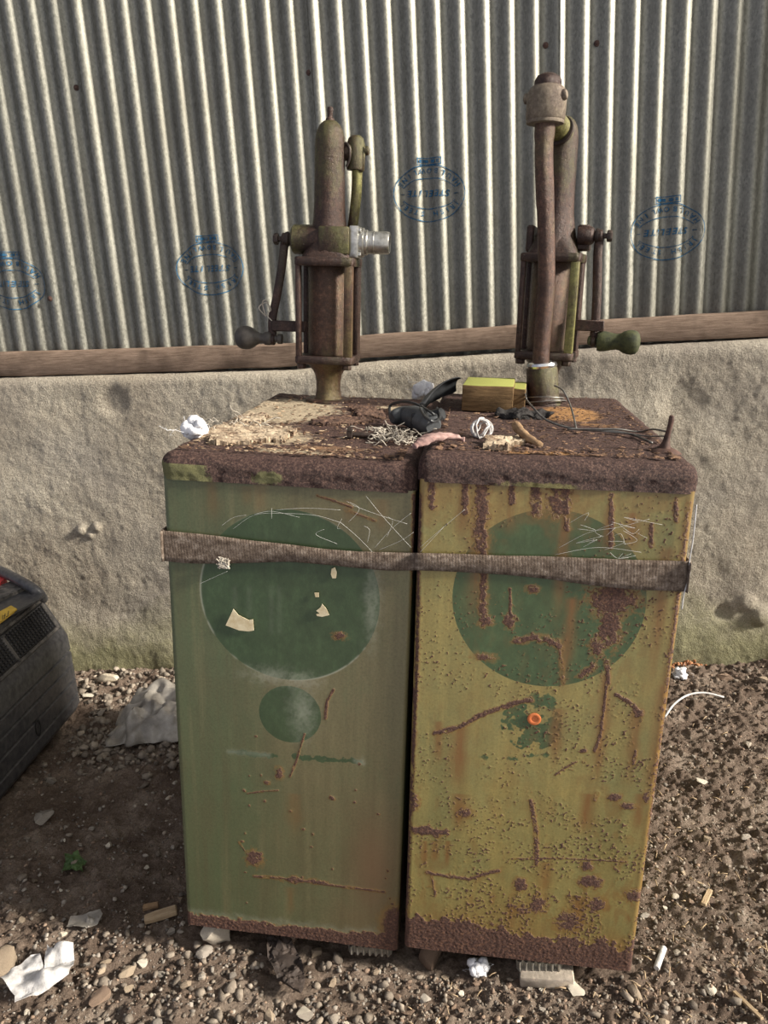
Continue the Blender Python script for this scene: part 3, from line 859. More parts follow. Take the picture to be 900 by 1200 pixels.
p.line([(290, 930), (310, 927), (326, 926)], 1.4, 0.8); p.blob(327, 906, 5, 7, 0.95); p.blob(313, 917, 4, 3, 0.8); p.blob(389, 935, 3, 3); p.blob(297, 1005, 11, 12, 0.85); p.blob(303, 1000, 6, 5, 0.8)
p.line([(280, 987), (287, 997)], 1.3, 0.8); p.line([(298, 1027), (330, 1029), (352, 1032), (385, 1037), (450, 1045)], 2.4, 0.85); p.blob(343, 1031, 14, 5, 1.0); p.blob(372, 1034, 12, 4, 0.9)
for k in range(26):
    p.blob(random.uniform(270, 460), random.uniform(860, 1060), random.uniform(1.2, 2.4), random.uniform(1.2, 2.6), 0.8)
p.line([(372, 581), (392, 587), (412, 594)], 2.0, 0.8); p.line([(405, 597), (440, 610)], 2.2, 0.7); p.blob(398, 745, 8, 5, 0.8)
p.line([(485, 580), (483, 800), (474, 1000), (469, 1100)], 3.0, 0.85)
p.red = np.maximum(p.red, 0.75 * gauss(PX, PZ, 0.40, 0.19, 0.05, 0.13)); p.red = np.maximum(p.red, 0.35 * gauss(PX, PZ, 0.37, 0.07, 0.06, 0.05))
bot = sstep(0.045, 0.022, PZ) if False else 1 - sstep(0.022, 0.036, PZ + 0.022 * (p.n1 - 0.5) - 0.012 * sstep(0.30, 0.45, PX))
p.rust = np.maximum(p.rust, bot)
p.rust = np.maximum(p.rust, 0.75 * gauss(PX, PZ, 0.445, 0.06, 0.035, 0.06) * (0.6 + p.n1))
ed = 1 - sstep(0.024, 0.050, PZ + 0.022 * (p.n1 - 0.5) - 0.012 * sstep(0.30, 0.45, PX))
p.pale = np.maximum(p.pale, 0.35 * ed * (1 - bot))
p.tone = p.tone * 0.95
p.mesh('front_panel', M['panel_left'], CAB[0])

# ---- right front
p = Paint(1)
p.tone = np.clip(0.55 + 0.9 * (p.n2 - 0.42) + 0.25 * sstep(0.5, 0.0, PX), 0, 1)
p.tone = p.tone * (1 - 0.6 * gauss(PX, PZ, 0.06, 0.35, 0.04, 0.3)) * (1 - 0.4 * gauss(PX, PZ, 0.40, 0.9, 0.06, 0.1))
p.circ(0.228, 0.772, 0.164, 0.95); p.circ(0.216, 0.530, 0.055, 0.85, 0.6)
for xx in (568, 602, 622, 640): p.blob(xx, 887 + random.uniform(-3, 3), 8, 4, 0.7, 'disc', 0.6)
p.blob(635, 822, 16, 9, 0.9, 'disc', .5); p.blob(640, 862, 16, 9, 0.9, 'disc', .5)
# rust: runs from under the lid
for (xx, y0_, y1_, w_) in ((506, 566, 595, 5), (545, 566, 600, 5), (564, 572, 640, 10), (566, 640, 730, 5.5), (600, 566, 590, 5), (628, 570, 600, 7), (655, 575, 592, 16), (664, 575, 620, 4), (716, 580, 640, 3.5), (763, 615, 640, 3), (598, 690, 735, 2.2), (792, 585, 610, 3)):
    p.line([(xx, y0_), (xx, y1_)], w_, 0.9)
for (xx, yy, ln, w_) in ((545, 575, 75, 10), (563, 600, 150, 11), (600, 575, 60, 8), (664, 590, 160, 8), (716, 590, 70, 7), (742, 600, 60, 14), (515, 845, 60, 6), (540, 850, 90, 11), (712, 790, 130, 9), (747, 832, 110, 7), (705, 860, 70, 6), (497, 985, 40, 5), (510, 985, 35, 5), (524, 985, 40, 4), (690, 930, 60, 12), (640, 1010, 50, 8), (600, 1060, 50, 10), (680, 1050, 60, 14), (540, 930, 50, 10), (752, 930, 60, 7), (781, 800, 200, 10), (783, 640, 200, 8), (655, 830, 80, 8), (670, 700, 130, 7)):
    p.drip(xx, yy, ln, w_, 0.95)
p.blob(718, 703, 24, 18, 1.0); p.blob(714, 735, 12, 24, 0.95); p.blob(700, 760, 9, 14, 0.8); p.line([(605, 752), (625, 747), (642, 750), (655, 758)], 5, 0.9); p.line([(655, 750), (660, 800)], 3, 0.7)
p.blob(570, 726, 7, 6, 1.0); p.blob(597, 727, 7, 8, 1.0); p.blob(624, 690, 7, 5, 0.8); p.blob(568, 770, 16, 6, 0.6); p.line([(680, 792), (695, 780)], 5, 0.8); p.line([(711, 775), (713, 800)], 3.5, 0.9)
p.line([(712, 795), (704, 860), (697, 880)], 2.6, 0.9); p.line([(722, 814), (737, 822), (749, 834)], 3.0, 0.95); p.blob(748, 836, 5, 5); p.line([(745, 880), (742, 895)], 2.5, 0.9)
p.line([(510, 859), (535, 853), (570, 835), (603, 824), (622, 820)], 3.6, 1.0)
p.blob(503, 974, 20, 6, 1.0, ns=0.6); p.line([(486, 972), (524, 976)], 5, 0.95)
p.line([(500, 1022), (520, 1026), (550, 1030), (568, 1024), (584, 1020)], 2.8, 0.9); p.line([(505, 1022), (510, 1050)], 2, 0.7)
p.line([(622, 938), (628, 970), (629, 1012)], 3.2, 0.9); p.line([(600, 1006), (660, 1006), (735, 1010)], 1.4, 0.8)
p.blob(610, 1037, 8, 9, 1.0); p.blob(692, 1033, 14, 9, 1.0); p.blob(688, 1015, 7, 8, 0.9); p.blob(720, 935, 9, 5, 0.9); p.blob(545, 952, 12, 9, 0.65); p.blob(735, 945, 10, 5, 0.8); p.blob(757, 935, 5, 8, 0.7)
p.line([(700, 930), (697, 938)], 2.5, 0.8); p.blob(486, 815, 5, 12, 0.9); p.blob(485, 940, 7, 12, 0.9); p.blob(684, 880, 4, 3, 0.9); p.line([(651, 908), (662, 900), (675, 893)], 1.8, 0.8)
p.blob(745, 1050, 14, 9, 0.85); p.blob(630, 1060, 12, 14, 0.8); p.blob(700, 1060, 10, 12, 0.8); p.blob(612, 1065, 14, 9, 0.7); p.blob(665, 1080, 18, 16, 0.75)
p.line([(492, 580), (488, 800), (480, 960), (475, 1090)], 3.5, 0.8); p.line([(808, 590), (792, 720), (770, 900), (746, 1120)], 4.0, 0.7)
p.stain = np.maximum(p.stain, 0.55 * sstep(0.80, 0.96, PZ) * sstep(0.40, 0.62, p.n2 + 0.15 * sstep(0.86, 0.97, PZ)))
p.stain = np.maximum(p.stain, 0.75 * np.exp(-((CW - PX) / 0.020) ** 2) * (0.4 + p.n2))
dens = np.clip(0.30 + 0.5 * (1 - sstep(0.0, 0.45, PZ)) + 0.25 * sstep(0.2, 0.4, PX) - 0.25 * sstep(0.5, 0.9, PZ), 0, 1)
p.specks(dens)
bot = 1 - sstep(0.050, 0.075, PZ + 0.06 * (p.n1 - 0.5) + 0.03 * (p.n2 - 0.5) - 0.02 * gauss(PX, PX, 0.1, 0.1, 0.1, 0.1))
p.rust = np.maximum(p.rust, bot)
p.stain = np.maximum(p.stain, 0.6 * (1 - sstep(0.05, 0.16, PZ)) * p.n2 * 1.6)
p.mesh('front_panel', M['panel_right'], CAB[1])

# remains of paper labels on the left front, orange ring on the right front
def scrap(i, pts, mat, name, lab, thick=0.0007):
    bm = bmesh.new()
    q = [panel_xy(i, *k) for k in pts]
    add_prism(bm, q, -0.0026 - thick, -0.0022)
    o = finish(name, bm, mat, CAB[i], smooth=False); o['label'] = lab
scrap(0, [(274, 713), (280, 720), (292, 726), (297, 725), (298, 738), (292, 739), (281, 738), (273, 735), (265, 732)], M['paper_cream'], 'label_remnant', 'torn cream label scrap on the left of the disc')
scrap(0, [(371, 715), (376, 711), (378, 707), (383, 713), (386, 720), (378, 722), (372, 721), (371, 719), (375, 718)], M['paper_cream'], 'label_remnant', 'small torn cream label scrap on the right of the disc')
scrap(0, [(389, 666), (393, 664), (395, 670), (394, 677), (390, 677), (388, 672)], M['paper_cream'], 'label_remnant', 'tiny yellowed label scrap near the strap')
scrap(0, [(369, 694), (374, 694), (374, 699), (370, 699)], M['paper_cream'], 'label_remnant', 'speck of cream label')
bm = bmesh.new(); cx, cz = panel_xy(1, 626, 842)
add_lathe(bm, [(0.0055, 0), (0.0120, 0), (0.0124, 0.0010), (0.0110, 0.0018), (0.0065, 0.0016), (0.0052, 0.0006)], T(cx, -0.0012, cz) @ RX(90), 20, False, False)
add_lathe(bm, [(0.0056, 0.0002), (0.004, 0.0004)], T(cx, -0.0012, cz) @ RX(90), 20)
o = finish('orange_ring', bm, M['orange'], CAB[1]); o['label'] = 'small orange ring on the lower green disc'

# ------------------------------------------------------------------ hand pumps
def part(name, mat, parent, fn, angle=40):
    bm = bmesh.new(); fn(bm)
    return finish(name, bm, mat, parent, angle=angle)

def sq_ring(s, z, r, n=5):
    """rounded square outline"""
    out = []
    h = s / 2 - r
    for cx, cy, a0 in ((h, h, 0), (-h, h, 90), (-h, -h, 180), (h, -h, 270)):
        for k in range(n):
            a = math.radians(a0 + 90 * k / (n - 1))
            out.append(Vector((cx + r * math.cos(a), cy + r * math.sin(a), z)))
    return out
def add_loft(bm, rings, cap=True):
    R = [[bm.verts.new(p) for p in r] for r in rings]
    n_ = len(R[0])
    for a, b in zip(R, R[1:]):
        for k in range(n_): bm.faces.new((a[k], a[(k + 1) % n_], b[(k + 1) % n_], b[k]))
    if cap: bm.faces.new(R[0][::-1]); bm.faces.new(R[-1])
def plate(bm, s, z0, z1, r=0.012):
    add_loft(bm, [sq_ring(s - 0.004, z0, r), sq_ring(s, z0 + 0.003, r), sq_ring(s, z1 - 0.003, r), sq_ring(s - 0.004, z1, r)])

def pump_core(cab, x, y, rot, olive):
    """head casting with its neck is the pump itself; the rest hangs from it. Origin on the lid."""
    bm = bmesh.new()
    # dome-topped neck flaring into the head
    prof = [(0.058, 0.345), (0.056, 0.358), (0.052, 0.372), (0.047, 0.390), (0.042, 0.412), (0.0385, 0.435), (0.0365, 0.470), (0.0355, 0.54), (0.0350, 0.595), (0.0335, 0.612), (0.030, 0.626), (0.024, 0.637), (0.015, 0.645), (0.006, 0.648)]
    add_lathe(bm, prof, n=36)
    add_loft(bm, [sq_ring(0.118, 0.344, 0.02), sq_ring(0.114, 0.352, 0.022), sq_ring(0.104, 0.366, 0.03), sq_ring(0.090, 0.385, 0.035), sq_ring(0.078, 0.405, 0.034)])
    mat = M['pump_a']
    hp = finish('hand_pump', bm, mat, cab)
    hp.matrix_local = T(x, y, CHT) @ RZ(rot)
    part('top_flange', M['pump_a'], hp, lambda b: plate(b, 0.142, 0.326, 0.346))
    part('bottom_flange', M['pump_dark'], hp, lambda b: plate(b, 0.142, 0.098, 0.117))
    part('barrel', M['pump_rod'], hp, lambda b: add_lathe(b, [(0.045, 0.114), (0.0485, 0.118), (0.0485, 0.322), (0.045, 0.328)], n=36))
    for sx_ in (-1, 1):
        for sy_ in (-1, 1):
            mt = M['pump_rod'] if (sx_ > 0 and sy_ < 0) else M['pump_dark']
            if olive and sx_ > 0 and sy_ < 0: mt = M['pump_lime']
            wr = 0.020 if (sx_ > 0 and sy_ < 0) else 0.012
            def rod(b, sx_=sx_, sy_=sy_, wr=wr):
                add_box(b, wr, 0.022 if sy_ < 0 else 0.05, 0.214, T(sx_ * (0.0685 - wr / 2), sy_ * (0.0675 - (0.011 if sy_ < 0 else 0.025)), 0.222), 0.003, 2)
            part('tie_rod', mt, hp, rod)
            def nut(b, sx_=sx_, sy_=sy_):
                add_lathe(b, [(0.0105, 0.086), (0.0115, 0.088), (0.0115, 0.097), (0.0105, 0.0985)], T(sx_ * 0.056, sy_ * 0.056, 0), 6)
            part('nut', M['pump_dark'], hp, nut)
    part('foot', M['pump_rod'] if not olive else M['pump_a'], hp, lambda b: add_lathe(b, [(0.042, -0.004), (0.041, 0.004), (0.033, 0.012), (0.0300, 0.030), (0.0305, 0.050), (0.034, 0.068), (0.042, 0.082), (0.052, 0.093), (0.055, 0.099)], n=32))
    part('base_plate', M['pump_dark'], hp, lambda b: add_lathe(b, [(0.058, -0.003), (0.058, 0.005), (0.054, 0.008), (0.03, 0.008)], n=12))
    return hp

def crank(hp, side, zp, xp, knob_mat, arm_pts, knob_at, knob_len, bar_z, moss):
    """crank on side +1 / -1: pivot at (xp, 0, zp)"""
    sgn = side
    part('pivot_boss', M['pump_dark'], hp, lambda b: (add_lathe(b, [(0.020, 0), (0.021, 0.004), (0.021, 0.030), (0.017, 0.036), (0.012, 0.038), (0.012, 0.05)], T(sgn * (xp - 0.05), -0.01, zp) @ RY(90 * sgn), 20)))
    part('pivot_bolt', M['black_iron'], hp, lambda b: (add_lathe(b, [(0.006, -0.004), (0.006, 0.012), (0.0125, 0.012), (0.0135, 0.014), (0.0135, 0.021), (0.011, 0.024)], T(sgn * (xp + 0.004), -0.01, zp) @ RY(90 * sgn), 6),
                                                       add_lathe(b, [(0.0165, -0.014), (0.0175, -0.011), (0.0165, -0.006)], T(sgn * (xp + 0.004), -0.01, zp) @ RY(90 * sgn), 16)))
    def arm(b):
        pts = spline(arm_pts, 5)
        add_tube(b, pts, [0.0125 if (k == 0 or k == len(pts) - 1) else 0.0105 for k in range(len(pts))], 12, flat=0.5)
        e = Vector(arm_pts[0]); add_lathe(b, [(0.013, -0.006), (0.0145, -0.004), (0.0145, 0.004), (0.013, 0.006)], Matrix.Translation(e) @ RY(90), 18)
        e = Vector(arm_pts[-1]); add_lathe(b, [(0.012, -0.006), (0.014, -0.004), (0.014, 0.004), (0.012, 0.006)], Matrix.Translation(e) @ RY(90), 18)
    part('crank_arm', M['pump_dark'], hp, arm)
    k = Vector(knob_at)
    if not moss:
        prof = [(0.006, -0.022), (0.0125, -0.020), (0.0125, -0.010), (0.0085, -0.008), (0.0085, 0.004), (0.015, 0.006), (0.0165, 0.012), (0.0165, 0.022), (0.012, 0.028), (0.0125, 0.036), (0.017, 0.044), (0.023, 0.052), (0.0275, 0.062), (0.0290, 0.072), (0.0280, 0.082), (0.0235, 0.091), (0.015, 0.097), (0.004, 0.099)]
    else:
        prof = [(0.006, -0.020), (0.011, -0.018), (0.011, -0.008), (0.0085, -0.006), (0.0085, 0.004), (0.0225, 0.004), (0.0245, 0.010), (0.0235, 0.022), (0.0205, 0.036), (0.0185, 0.048), (0.0205, 0.056), (0.0255, 0.064), (0.0285, 0.074), (0.0290, 0.084), (0.0265, 0.093), (0.020, 0.099), (0.008, 0.102)]
    part('crank_knob', knob_mat, hp, lambda b: add_lathe(b, prof, Matrix.Translation(k) @ RY(90 * sgn), 28), 60)
    def bar(b):
        add_box(b, 0.085, 0.008, 0.026, T(sgn * 0.092, -0.035, bar_z), 0.002, 1)
    part('stop_bar', M['pump_dark'], hp, bar)

# left pump
hpL = pump_core(CAB[0], 0.1655, 0.669, 0, False)
part('top_nipple', M['pump_dark'], hpL, lambda b: add_lathe(b, [(0.012, 0.642), (0.010, 0.650), (0.0065, 0.653), (0.0065, 0.664), (0.0075, 0.666), (0.0065, 0.674), (0.003, 0.676)], n=14))
def headL(b):
    add_lathe(b, [(0.030, -0.086), (0.034, -0.082), (0.034, -0.03), (0.034, 0.0)], T(0, -0.012, 0.386) @ RY(90), 26)
part('lever_boss', M['pump_a'], hpL, headL)
def block(b):
    add_box(b, 0.072, 0.09, 0.062, T(0.020, -0.010, 0.384), 0.004, 2)
part('outlet_block', M['pump_olive'], hpL, block)
def cplate(b):
    add_box(b, 0.022, 0.072, 0.072, T(0.066, -0.008, 0.382), 0.004, 2)
    for sy_ in (-1, 1):
        for sz_ in (-1, 1): add_lathe(b, [(0.006, 0), (0.006, 0.005), (0.004, 0.007)], T(0.076, -0.008 + sy_ * 0.027, 0.382 + sz_ * 0.027) @ RY(90), 6)
part('outlet_plate', M['zinc'], hpL, cplate)
part('outlet_pipe', M['zinc'], hpL, lambda b: add_lathe(b, [(0.033, 0.074), (0.0335, 0.080), (0.033, 0.086), (0.0285, 0.088), (0.0285, 0.094), (0.0265, 0.095), (0.0255, 0.097), (0.0255, 0.108), (0.0268, 0.109), (0.0268, 0.111), (0.0255, 0.112), (0.0255, 0.144), (0.0235, 0.147), (0.019, 0.147), (0.019, 0.12)], T(0, -0.008, 0.382) @ RY(90), 30))
crank(hpL, -1, 0.386, 0.106, M['knob_dark'], [(-0.106, -0.012, 0.386), (-0.112, -0.016, 0.33), (-0.124, -0.02, 0.26), (-0.136, -0.024, 0.20), (-0.136, -0.024, 0.150)], (-0.110 - 0.022, -0.024, 0.152), 0.1, 0.184, False)
# the spout behind the neck
def elbowL(b):
    add_lathe(b, [(0.017, 0.0), (0.019, 0.004), (0.019, 0.022), (0.0165, 0.026)], T(0.026, 0.012, 0.580) @ RY(78), 18)
    add_lathe(b, [(0.0205, -0.034), (0.0215, -0.030), (0.0215, 0.022), (0.0180, 0.034), (0.011, 0.040), (0.003, 0.041)], T(0.058, 0.018, 0.578), 20)
    add_box(b, 0.026, 0.012, 0.056, T(0.068, 0.012, 0.568) @ RY(4), 0.003, 1)
    add_lathe(b, [(0.010, 0), (0.011, 0.003), (0.010, 0.012), (0.006, 0.014)], T(0.076, 0.016, 0.585) @ RY(85), 10)
part('spout_elbow', M['pump_a'], hpL, elbowL)
def clampL(b):
    add_tube(b, spline([(0.037, -0.004, 0.600), (0.046, -0.006, 0.590), (0.048, -0.006, 0.566), (0.040, -0.005, 0.548)], 4), 0.0030, 8)
part('clamp_strap', M['black_iron'], hpL, clampL)
part('spout_pipe', M['pump_lime'], hpL, lambda b: add_tube(b, spline([(0.062, 0.018, 0.548), (0.061, 0.020, 0.50), (0.056, 0.024, 0.45), (0.049, 0.03, 0.41), (0.046, 0.03, 0.40)], 5), [0.0125] * 21, 16))
# twist of wire on the crank
bm = bmesh.new()
add_tube(bm, spline([(-0.150, -0.032, 0.205), (-0.168, -0.03, 0.225), (-0.150, -0.03, 0.238), (-0.137, -0.034, 0.222), (-0.146, -0.036, 0.208), (-0.128, -0.036, 0.190), (-0.115, -0.036, 0.172)], 6), 0.0013, 6)
add_tube(bm, spline([(-0.150, -0.034, 0.205), (-0.158, -0.034, 0.238), (-0.146, -0.034, 0.242), (-0.139, -0.036, 0.218)], 5), 0.0013, 6)
finish('wire_twist', bm, M['string'], hpL)

# right pump
hpR = pump_core(CAB[1], 0.258, 0.749, -13, True)
part('lever_lug', M['pump_dark'], hpR, lambda b: add_box(b, 0.03, 0.05, 0.058, T(0.066, 0.01, 0.382), 0.004, 1))
part('lever_lug', M['pump_dark'], hpR, lambda b: add_box(b, 0.018, 0.05, 0.062, T(-0.060, 0.012, 0.380), 0.004, 1))
crank(hpR, 1, 0.386, 0.104, M['knob_moss'], [(0.104, -0.012, 0.386), (0.103, -0.016, 0.345), (0.109, -0.020, 0.27), (0.113, -0.024, 0.19), (0.112, -0.024, 0.145)], (0.112 + 0.006, -0.024, 0.146), 0.1, 0.182, True)
# spout over the front: neck, cap, pipe, socket (in the pump's own axes)
def toP(x, y, z):
    return (T(0.258, 0.749, CHT) @ RZ(-13)).inverted() @ Vector((x, y, CHT + z))
c0 = toP(0.207, 0.640, 0.60)
def neck(b):
    a_ = Vector((0.0, 0.0, 0.600)); e_ = Vector((c0.x, c0.y, 0.636))
    add_tube(b, spline([a_, a_.lerp(e_, 0.5) + Vector((0, 0, 0.008)), e_], 5), [0.029] * 4 + [0.026] * 4 + [0.025] * 3, 22)
part('spout_neck', M['pump_lime'], hpR, neck)
def collar(b):
    a_ = Vector((0.0, 0.0, 0.600)); d_ = (Vector((c0.x, c0.y, 0.640)) - a_).normalized()
    q = d_.to_track_quat('Z', 'Y').to_matrix().to_4x4()
    add_lathe(b, [(0.0275, 0.032), (0.0345, 0.033), (0.0355, 0.037), (0.0345, 0.041), (0.0275, 0.042)], Matrix.Translation(a_) @ q, 26, False, False)
part('neck_clamp', M['black_iron'], hpR, collar)
def cap(b):
    add_lathe(b, [(0.030, -0.040), (0.0405, -0.038), (0.0415, -0.034), (0.0405, -0.031), (0.0425, -0.028), (0.0435, 0.012), (0.0425, 0.022), (0.037, 0.032), (0.029, 0.038), (0.020, 0.040)], T(c0.x, c0.y, 0.650), 30)
    add_lathe(b, [(0.011, 0), (0.012, 0.004), (0.0105, 0.012), (0.005, 0.015)], T(c0.x - 0.036, c0.y, 0.664) @ RY(-90), 12)
    add_lathe(b, [(0.011, 0), (0.012, 0.004), (0.0105, 0.010), (0.005, 0.013)], T(c0.x + 0.034, c0.y - 0.015, 0.664) @ RY(75), 12)
part('spout_cap', M['pump_grey'], hpR, cap)
part('cap_nut', M['pump_dark'], hpR, lambda b: add_lathe(b, [(0.029, 0.684), (0.030, 0.688), (0.0295, 0.697), (0.024, 0.706), (0.014, 0.711), (0.004, 0.712)], T(c0.x, c0.y, 0), 12))
pA = toP(0.207, 0.633, 0.63); pB = toP(0.2075, 0.628, 0.56); pC = toP(0.216, 0.622, 0.47); pD = toP(0.2235, 0.62, 0.40); pE = toP(0.234, 0.62, 0.27); pF = toP(0.2335, 0.62, 0.15); pG = toP(0.2345, 0.62, 0.08)
part('spout_pipe', M['pump_pipe'], hpR, lambda b: add_tube(b, spline([pA, pB, pC, pD, pE, pF, pG], 6), [0.0225] * 5 + [0.0205] * 10 + [0.0195] * 22, 20))
sA = toP(0.2475, 0.622, -0.002); sB = toP(0.2375, 0.622, 0.088)
def sock(b):
    d_ = (sB - sA); q = d_.normalized().to_track_quat('Z', 'Y').to_matrix().to_4x4(); L_ = d_.length
    add_lathe(b, [(0.043, 0.0), (0.043, 0.010), (0.0385, 0.016), (0.0375, 0.03), (0.0365, L_ - 0.004), (0.034, L_), (0.026, L_), (0.026, L_ - 0.03)], Matrix.Translation(sA) @ q, 30)
part('drip_socket', M['pump_a'], hpR, sock)
def ring(b):
    d_ = (sB - sA); q = d_.normalized().to_track_quat('Z', 'Y').to_matrix().to_4x4(); L_ = d_.length
    add_lathe(b, [(0.024, L_ - 0.004), (0.034, L_ - 0.002), (0.0365, L_ + 0.004), (0.034, L_ + 0.010), (0.027, L_ + 0.012), (0.022, L_ + 0.008)], Matrix.Translation(sA) @ q, 30, False, False)
part('socket_ring', M['chrome'], hpR, ring)

# ------------------------------------------------------------------ webbing strap round both cabinets
bm = bmesh.new()
stt = [  # photo positions of the top and bottom edges over the two fronts
    (0, 193, 621, 656), (0, 225, 624, 659), (0, 262, 628, 659), (0, 300, 633, 658), (0, 340, 637, 657), (0, 380, 642, 660), (0, 420, 645, 664), (0, 455, 646, 667), (0, 484, 647, 667),
    (1, 492, 647, 667), (1, 540, 648, 669), (1, 590, 650, 672), (1, 640, 651, 677), (1, 690, 653, 684), (1, 740, 655, 689), (1, 780, 656, 691), (1, 802, 657, 692)]
pts = []
for k, (i, x_, a_, b_) in enumerate(stt):
    for (yy) in (0,):
        pa = CABM[i] @ Vector((panel_xy(i, x_, a_)[0], -0.0045, panel_xy(i, x_, a_)[1]))
        pb = CABM[i] @ Vector((panel_xy(i, x_, b_)[0], -0.0045, panel_xy(i, x_, b_)[1]))
        pts.append((pa, pb))
# over the outer sides and round the back
def corner(i, x, y, z0, z1): return (CABM[i] @ Vector((x, y, z1)), CABM[i] @ Vector((x, y, z0)))
zl = panel_xy(0, 193, 621)[1], panel_xy(0, 193, 656)[1]
zr = panel_xy(1, 802, 657)[1], panel_xy(1, 802, 692)[1]
lead = [corner(0, CW / 2, CD + 0.006, zl[1], zl[0]), corner(0, 0.01, CD + 0.006, zl[1], zl[0]), corner(0, -0.005, CD - 0.01, zl[1], zl[0]), corner(0, -0.005, 0.3, zl[1], zl[0]), corner(0, -0.005, 0.012, zl[1], zl[0]), corner(0, -0.002, 0.001, zl[1], zl[0])]
trail = [corner(1, CW + 0.002, 0.001, zr[1], zr[0]), corner(1, CW + 0.005, 0.012, zr[1], zr[0]), corner(1, CW + 0.005, 0.3, zr[1], zr[0]), corner(1, CW + 0.005, CD - 0.01, zr[1], zr[0]), corner(1, CW - 0.01, CD + 0.006, zr[1], zr[0]), corner(1, CW / 2, CD + 0.006, zr[1], zr[0])]
allp = lead + pts + trail
A_ = spline([q[0] for q in allp], 5); B_ = spline([q[1] for q in allp], 5)
C0 = CABM[0] @ Vector((CW, CD / 2, 0.8))
prev = None
NW = 7
for k in range(len(A_)):
    row = []
    for j in range(NW):
        t = j / (NW - 1)
        q = A_[k].lerp(B_[k], t)
        nz = noise.noise(q * 25) * 0.0012 + noise.noise(q * 9) * 0.0015
        outv = (q - C0); outv.z = 0; outv.normalize()
        wid = (A_[k] - B_[k]).length
        puff = 0.004 * (1 - min(1, max(0, (wid - 0.03) / 0.02))) * math.sin(PI * t)
        row.append(bm.verts.new(q + outv * (max(nz, -0.001) + puff)))
    if prev:
        for j in range(NW - 1): bm.faces.new((prev[j], prev[j + 1], row[j + 1], row[j]))
    prev = row
st_ = finish('webbing_strap', bm, M['strap'], angle=180)
so = st_.modifiers.new('thickness', 'SOLIDIFY'); so.thickness = 0.0025; so.offset = 0
tag(st_, 'dusty grey-brown webbing strap pulled round the upper fronts of both cabinets', 'strap')
bm = bmesh.new()
x_, z_ = panel_xy(0, 264, 657)
for k in range(26):
    a = [CABM[0] @ Vector((x_ + random.uniform(-.012, .012), -0.011 + random.uniform(-.004, .003), z_ + random.uniform(-.012, .010))) for _ in range(4)]
    add_tube(bm, spline(a, 4), 0.0009, 5)
fz = finish('frayed_thread', bm, M['string'], st_); fz['label'] = 'pale frayed threads on the strap'
fz.matrix_world = Matrix()

# ------------------------------------------------------------------ things lying on the lids
def LM(i, px, py, dz=0.0, rot=0):
    x, y = lid_xy(i, px, py)
    return CABM[i] @ T(x, y, CHT + dz) @ RZ(rot)

# mossy wooden block
bm = bmesh.new()
add_box(bm, 0.112, 0.16, 0.058, T(0, 0, 0.0285), 0.003, 2); bmesh.ops.subdivide_edges(bm, edges=bm.edges[:], cuts=2); roughen(bm, 0.002, 30, 2)
xa, ya = lid_xy(1, 541, 483); xb, yb = lid_xy(1, 600, 485)
o = finish('wood_block', bm, M['block_wood'], mw=CABM[1] @ T((xa + xb) / 2 + 0.004, ya + 0.085, CHT + 0.002) @ RZ(-3))
tag(o, 'sawn wooden block with a yellow-green mossy top beside the right pump', 'wood block')

# thin wooden offcut standing behind the block
bm = bmesh.new()
add_box(bm, 0.03, 0.13, 0.05, T(0, 0, 0.025), 0.002, 1); roughen(bm, 0.0015, 30, 4)
o = finish('wood_offcut', bm, M['block_wood'], mw=CABM[1] @ T(0.186, ya + 0.10, CHT + 0.002) @ RZ(-4))
tag(o, 'narrow mossy wood offcut between the block and the right pump', 'wood offcut')

# black handle: grip, hood blade, looped cable
hm = LM(0, 487, 505, 0.0)
root = empty('broken_handle', hm)
tag(root, 'broken black plastic handle with a curved blade lying where the lids meet', 'handle')
inv = hm.inverted()
def lp(px, py, dz):       # photo position at a height over the left lid, in the handle's axes
    x, y = lid_xy(0, px, py, dz); return inv @ (CABM[0] @ Vector((x, y, CHT + dz)))
def grip(b):
    add_tube(b, spline([lp(459, 490, 0.022), lp(475, 487, 0.026), lp(494, 492, 0.028), lp(508, 500, 0.026)], 6), [0.010, 0.014, 0.0165, 0.018, 0.019, 0.020, 0.020, 0.021, 0.0225, 0.024, 0.024, 0.0245, 0.0245, 0.024, 0.023, 0.022, 0.021, 0.019, 0.015], 16)
part('grip', M['grip'], root, grip)
def blade(b):
    path = spline([lp(494, 478, 0.030), lp(505, 465, 0.046), lp(520, 455, 0.062), lp(537, 450, 0.070)], 6)
    wds = np.interp(np.linspace(0, 1, len(path)), [0, 0.25, 0.6, 0.9, 1.0], [0.012, 0.022, 0.028, 0.027, 0.020])
    rings = []
    for k, q in enumerate(path):
        t_ = (path[min(k + 1, len(path) - 1)] - path[max(k - 1, 0)]).normalized()
        acr = Vector((0.35, -0.5, 0.8)); acr = (acr - t_ * acr.dot(t_)).normalized()
        nn = t_.cross(acr)
        ring_ = []
        for j in range(9):
            a = -1 + 2 * j / 8
            ring_.append(q + acr * wds[k] * a - nn * 0.010 * (1 - a * a))
        rings.append(ring_ + [q2 + nn * 0.003 for q2 in reversed(ring_)])
    add_loft(b, rings)
part('blade', M['cable'], root, blade)
def knuckle(b):
    add_box(b, 0.05, 0.035, 0.03, Matrix.Translation(lp(497, 492, 0.03)) @ RZ(-30), 0.008, 3)
    add_lathe(b, [(0.012, -0.01), (0.014, -0.006), (0.014, 0.02), (0.01, 0.024)], Matrix.Translation(lp(508, 488, 0.028)) @ RY(70) @ RX(20), 16)
part('knuckle', M['cable'], root, knuckle)
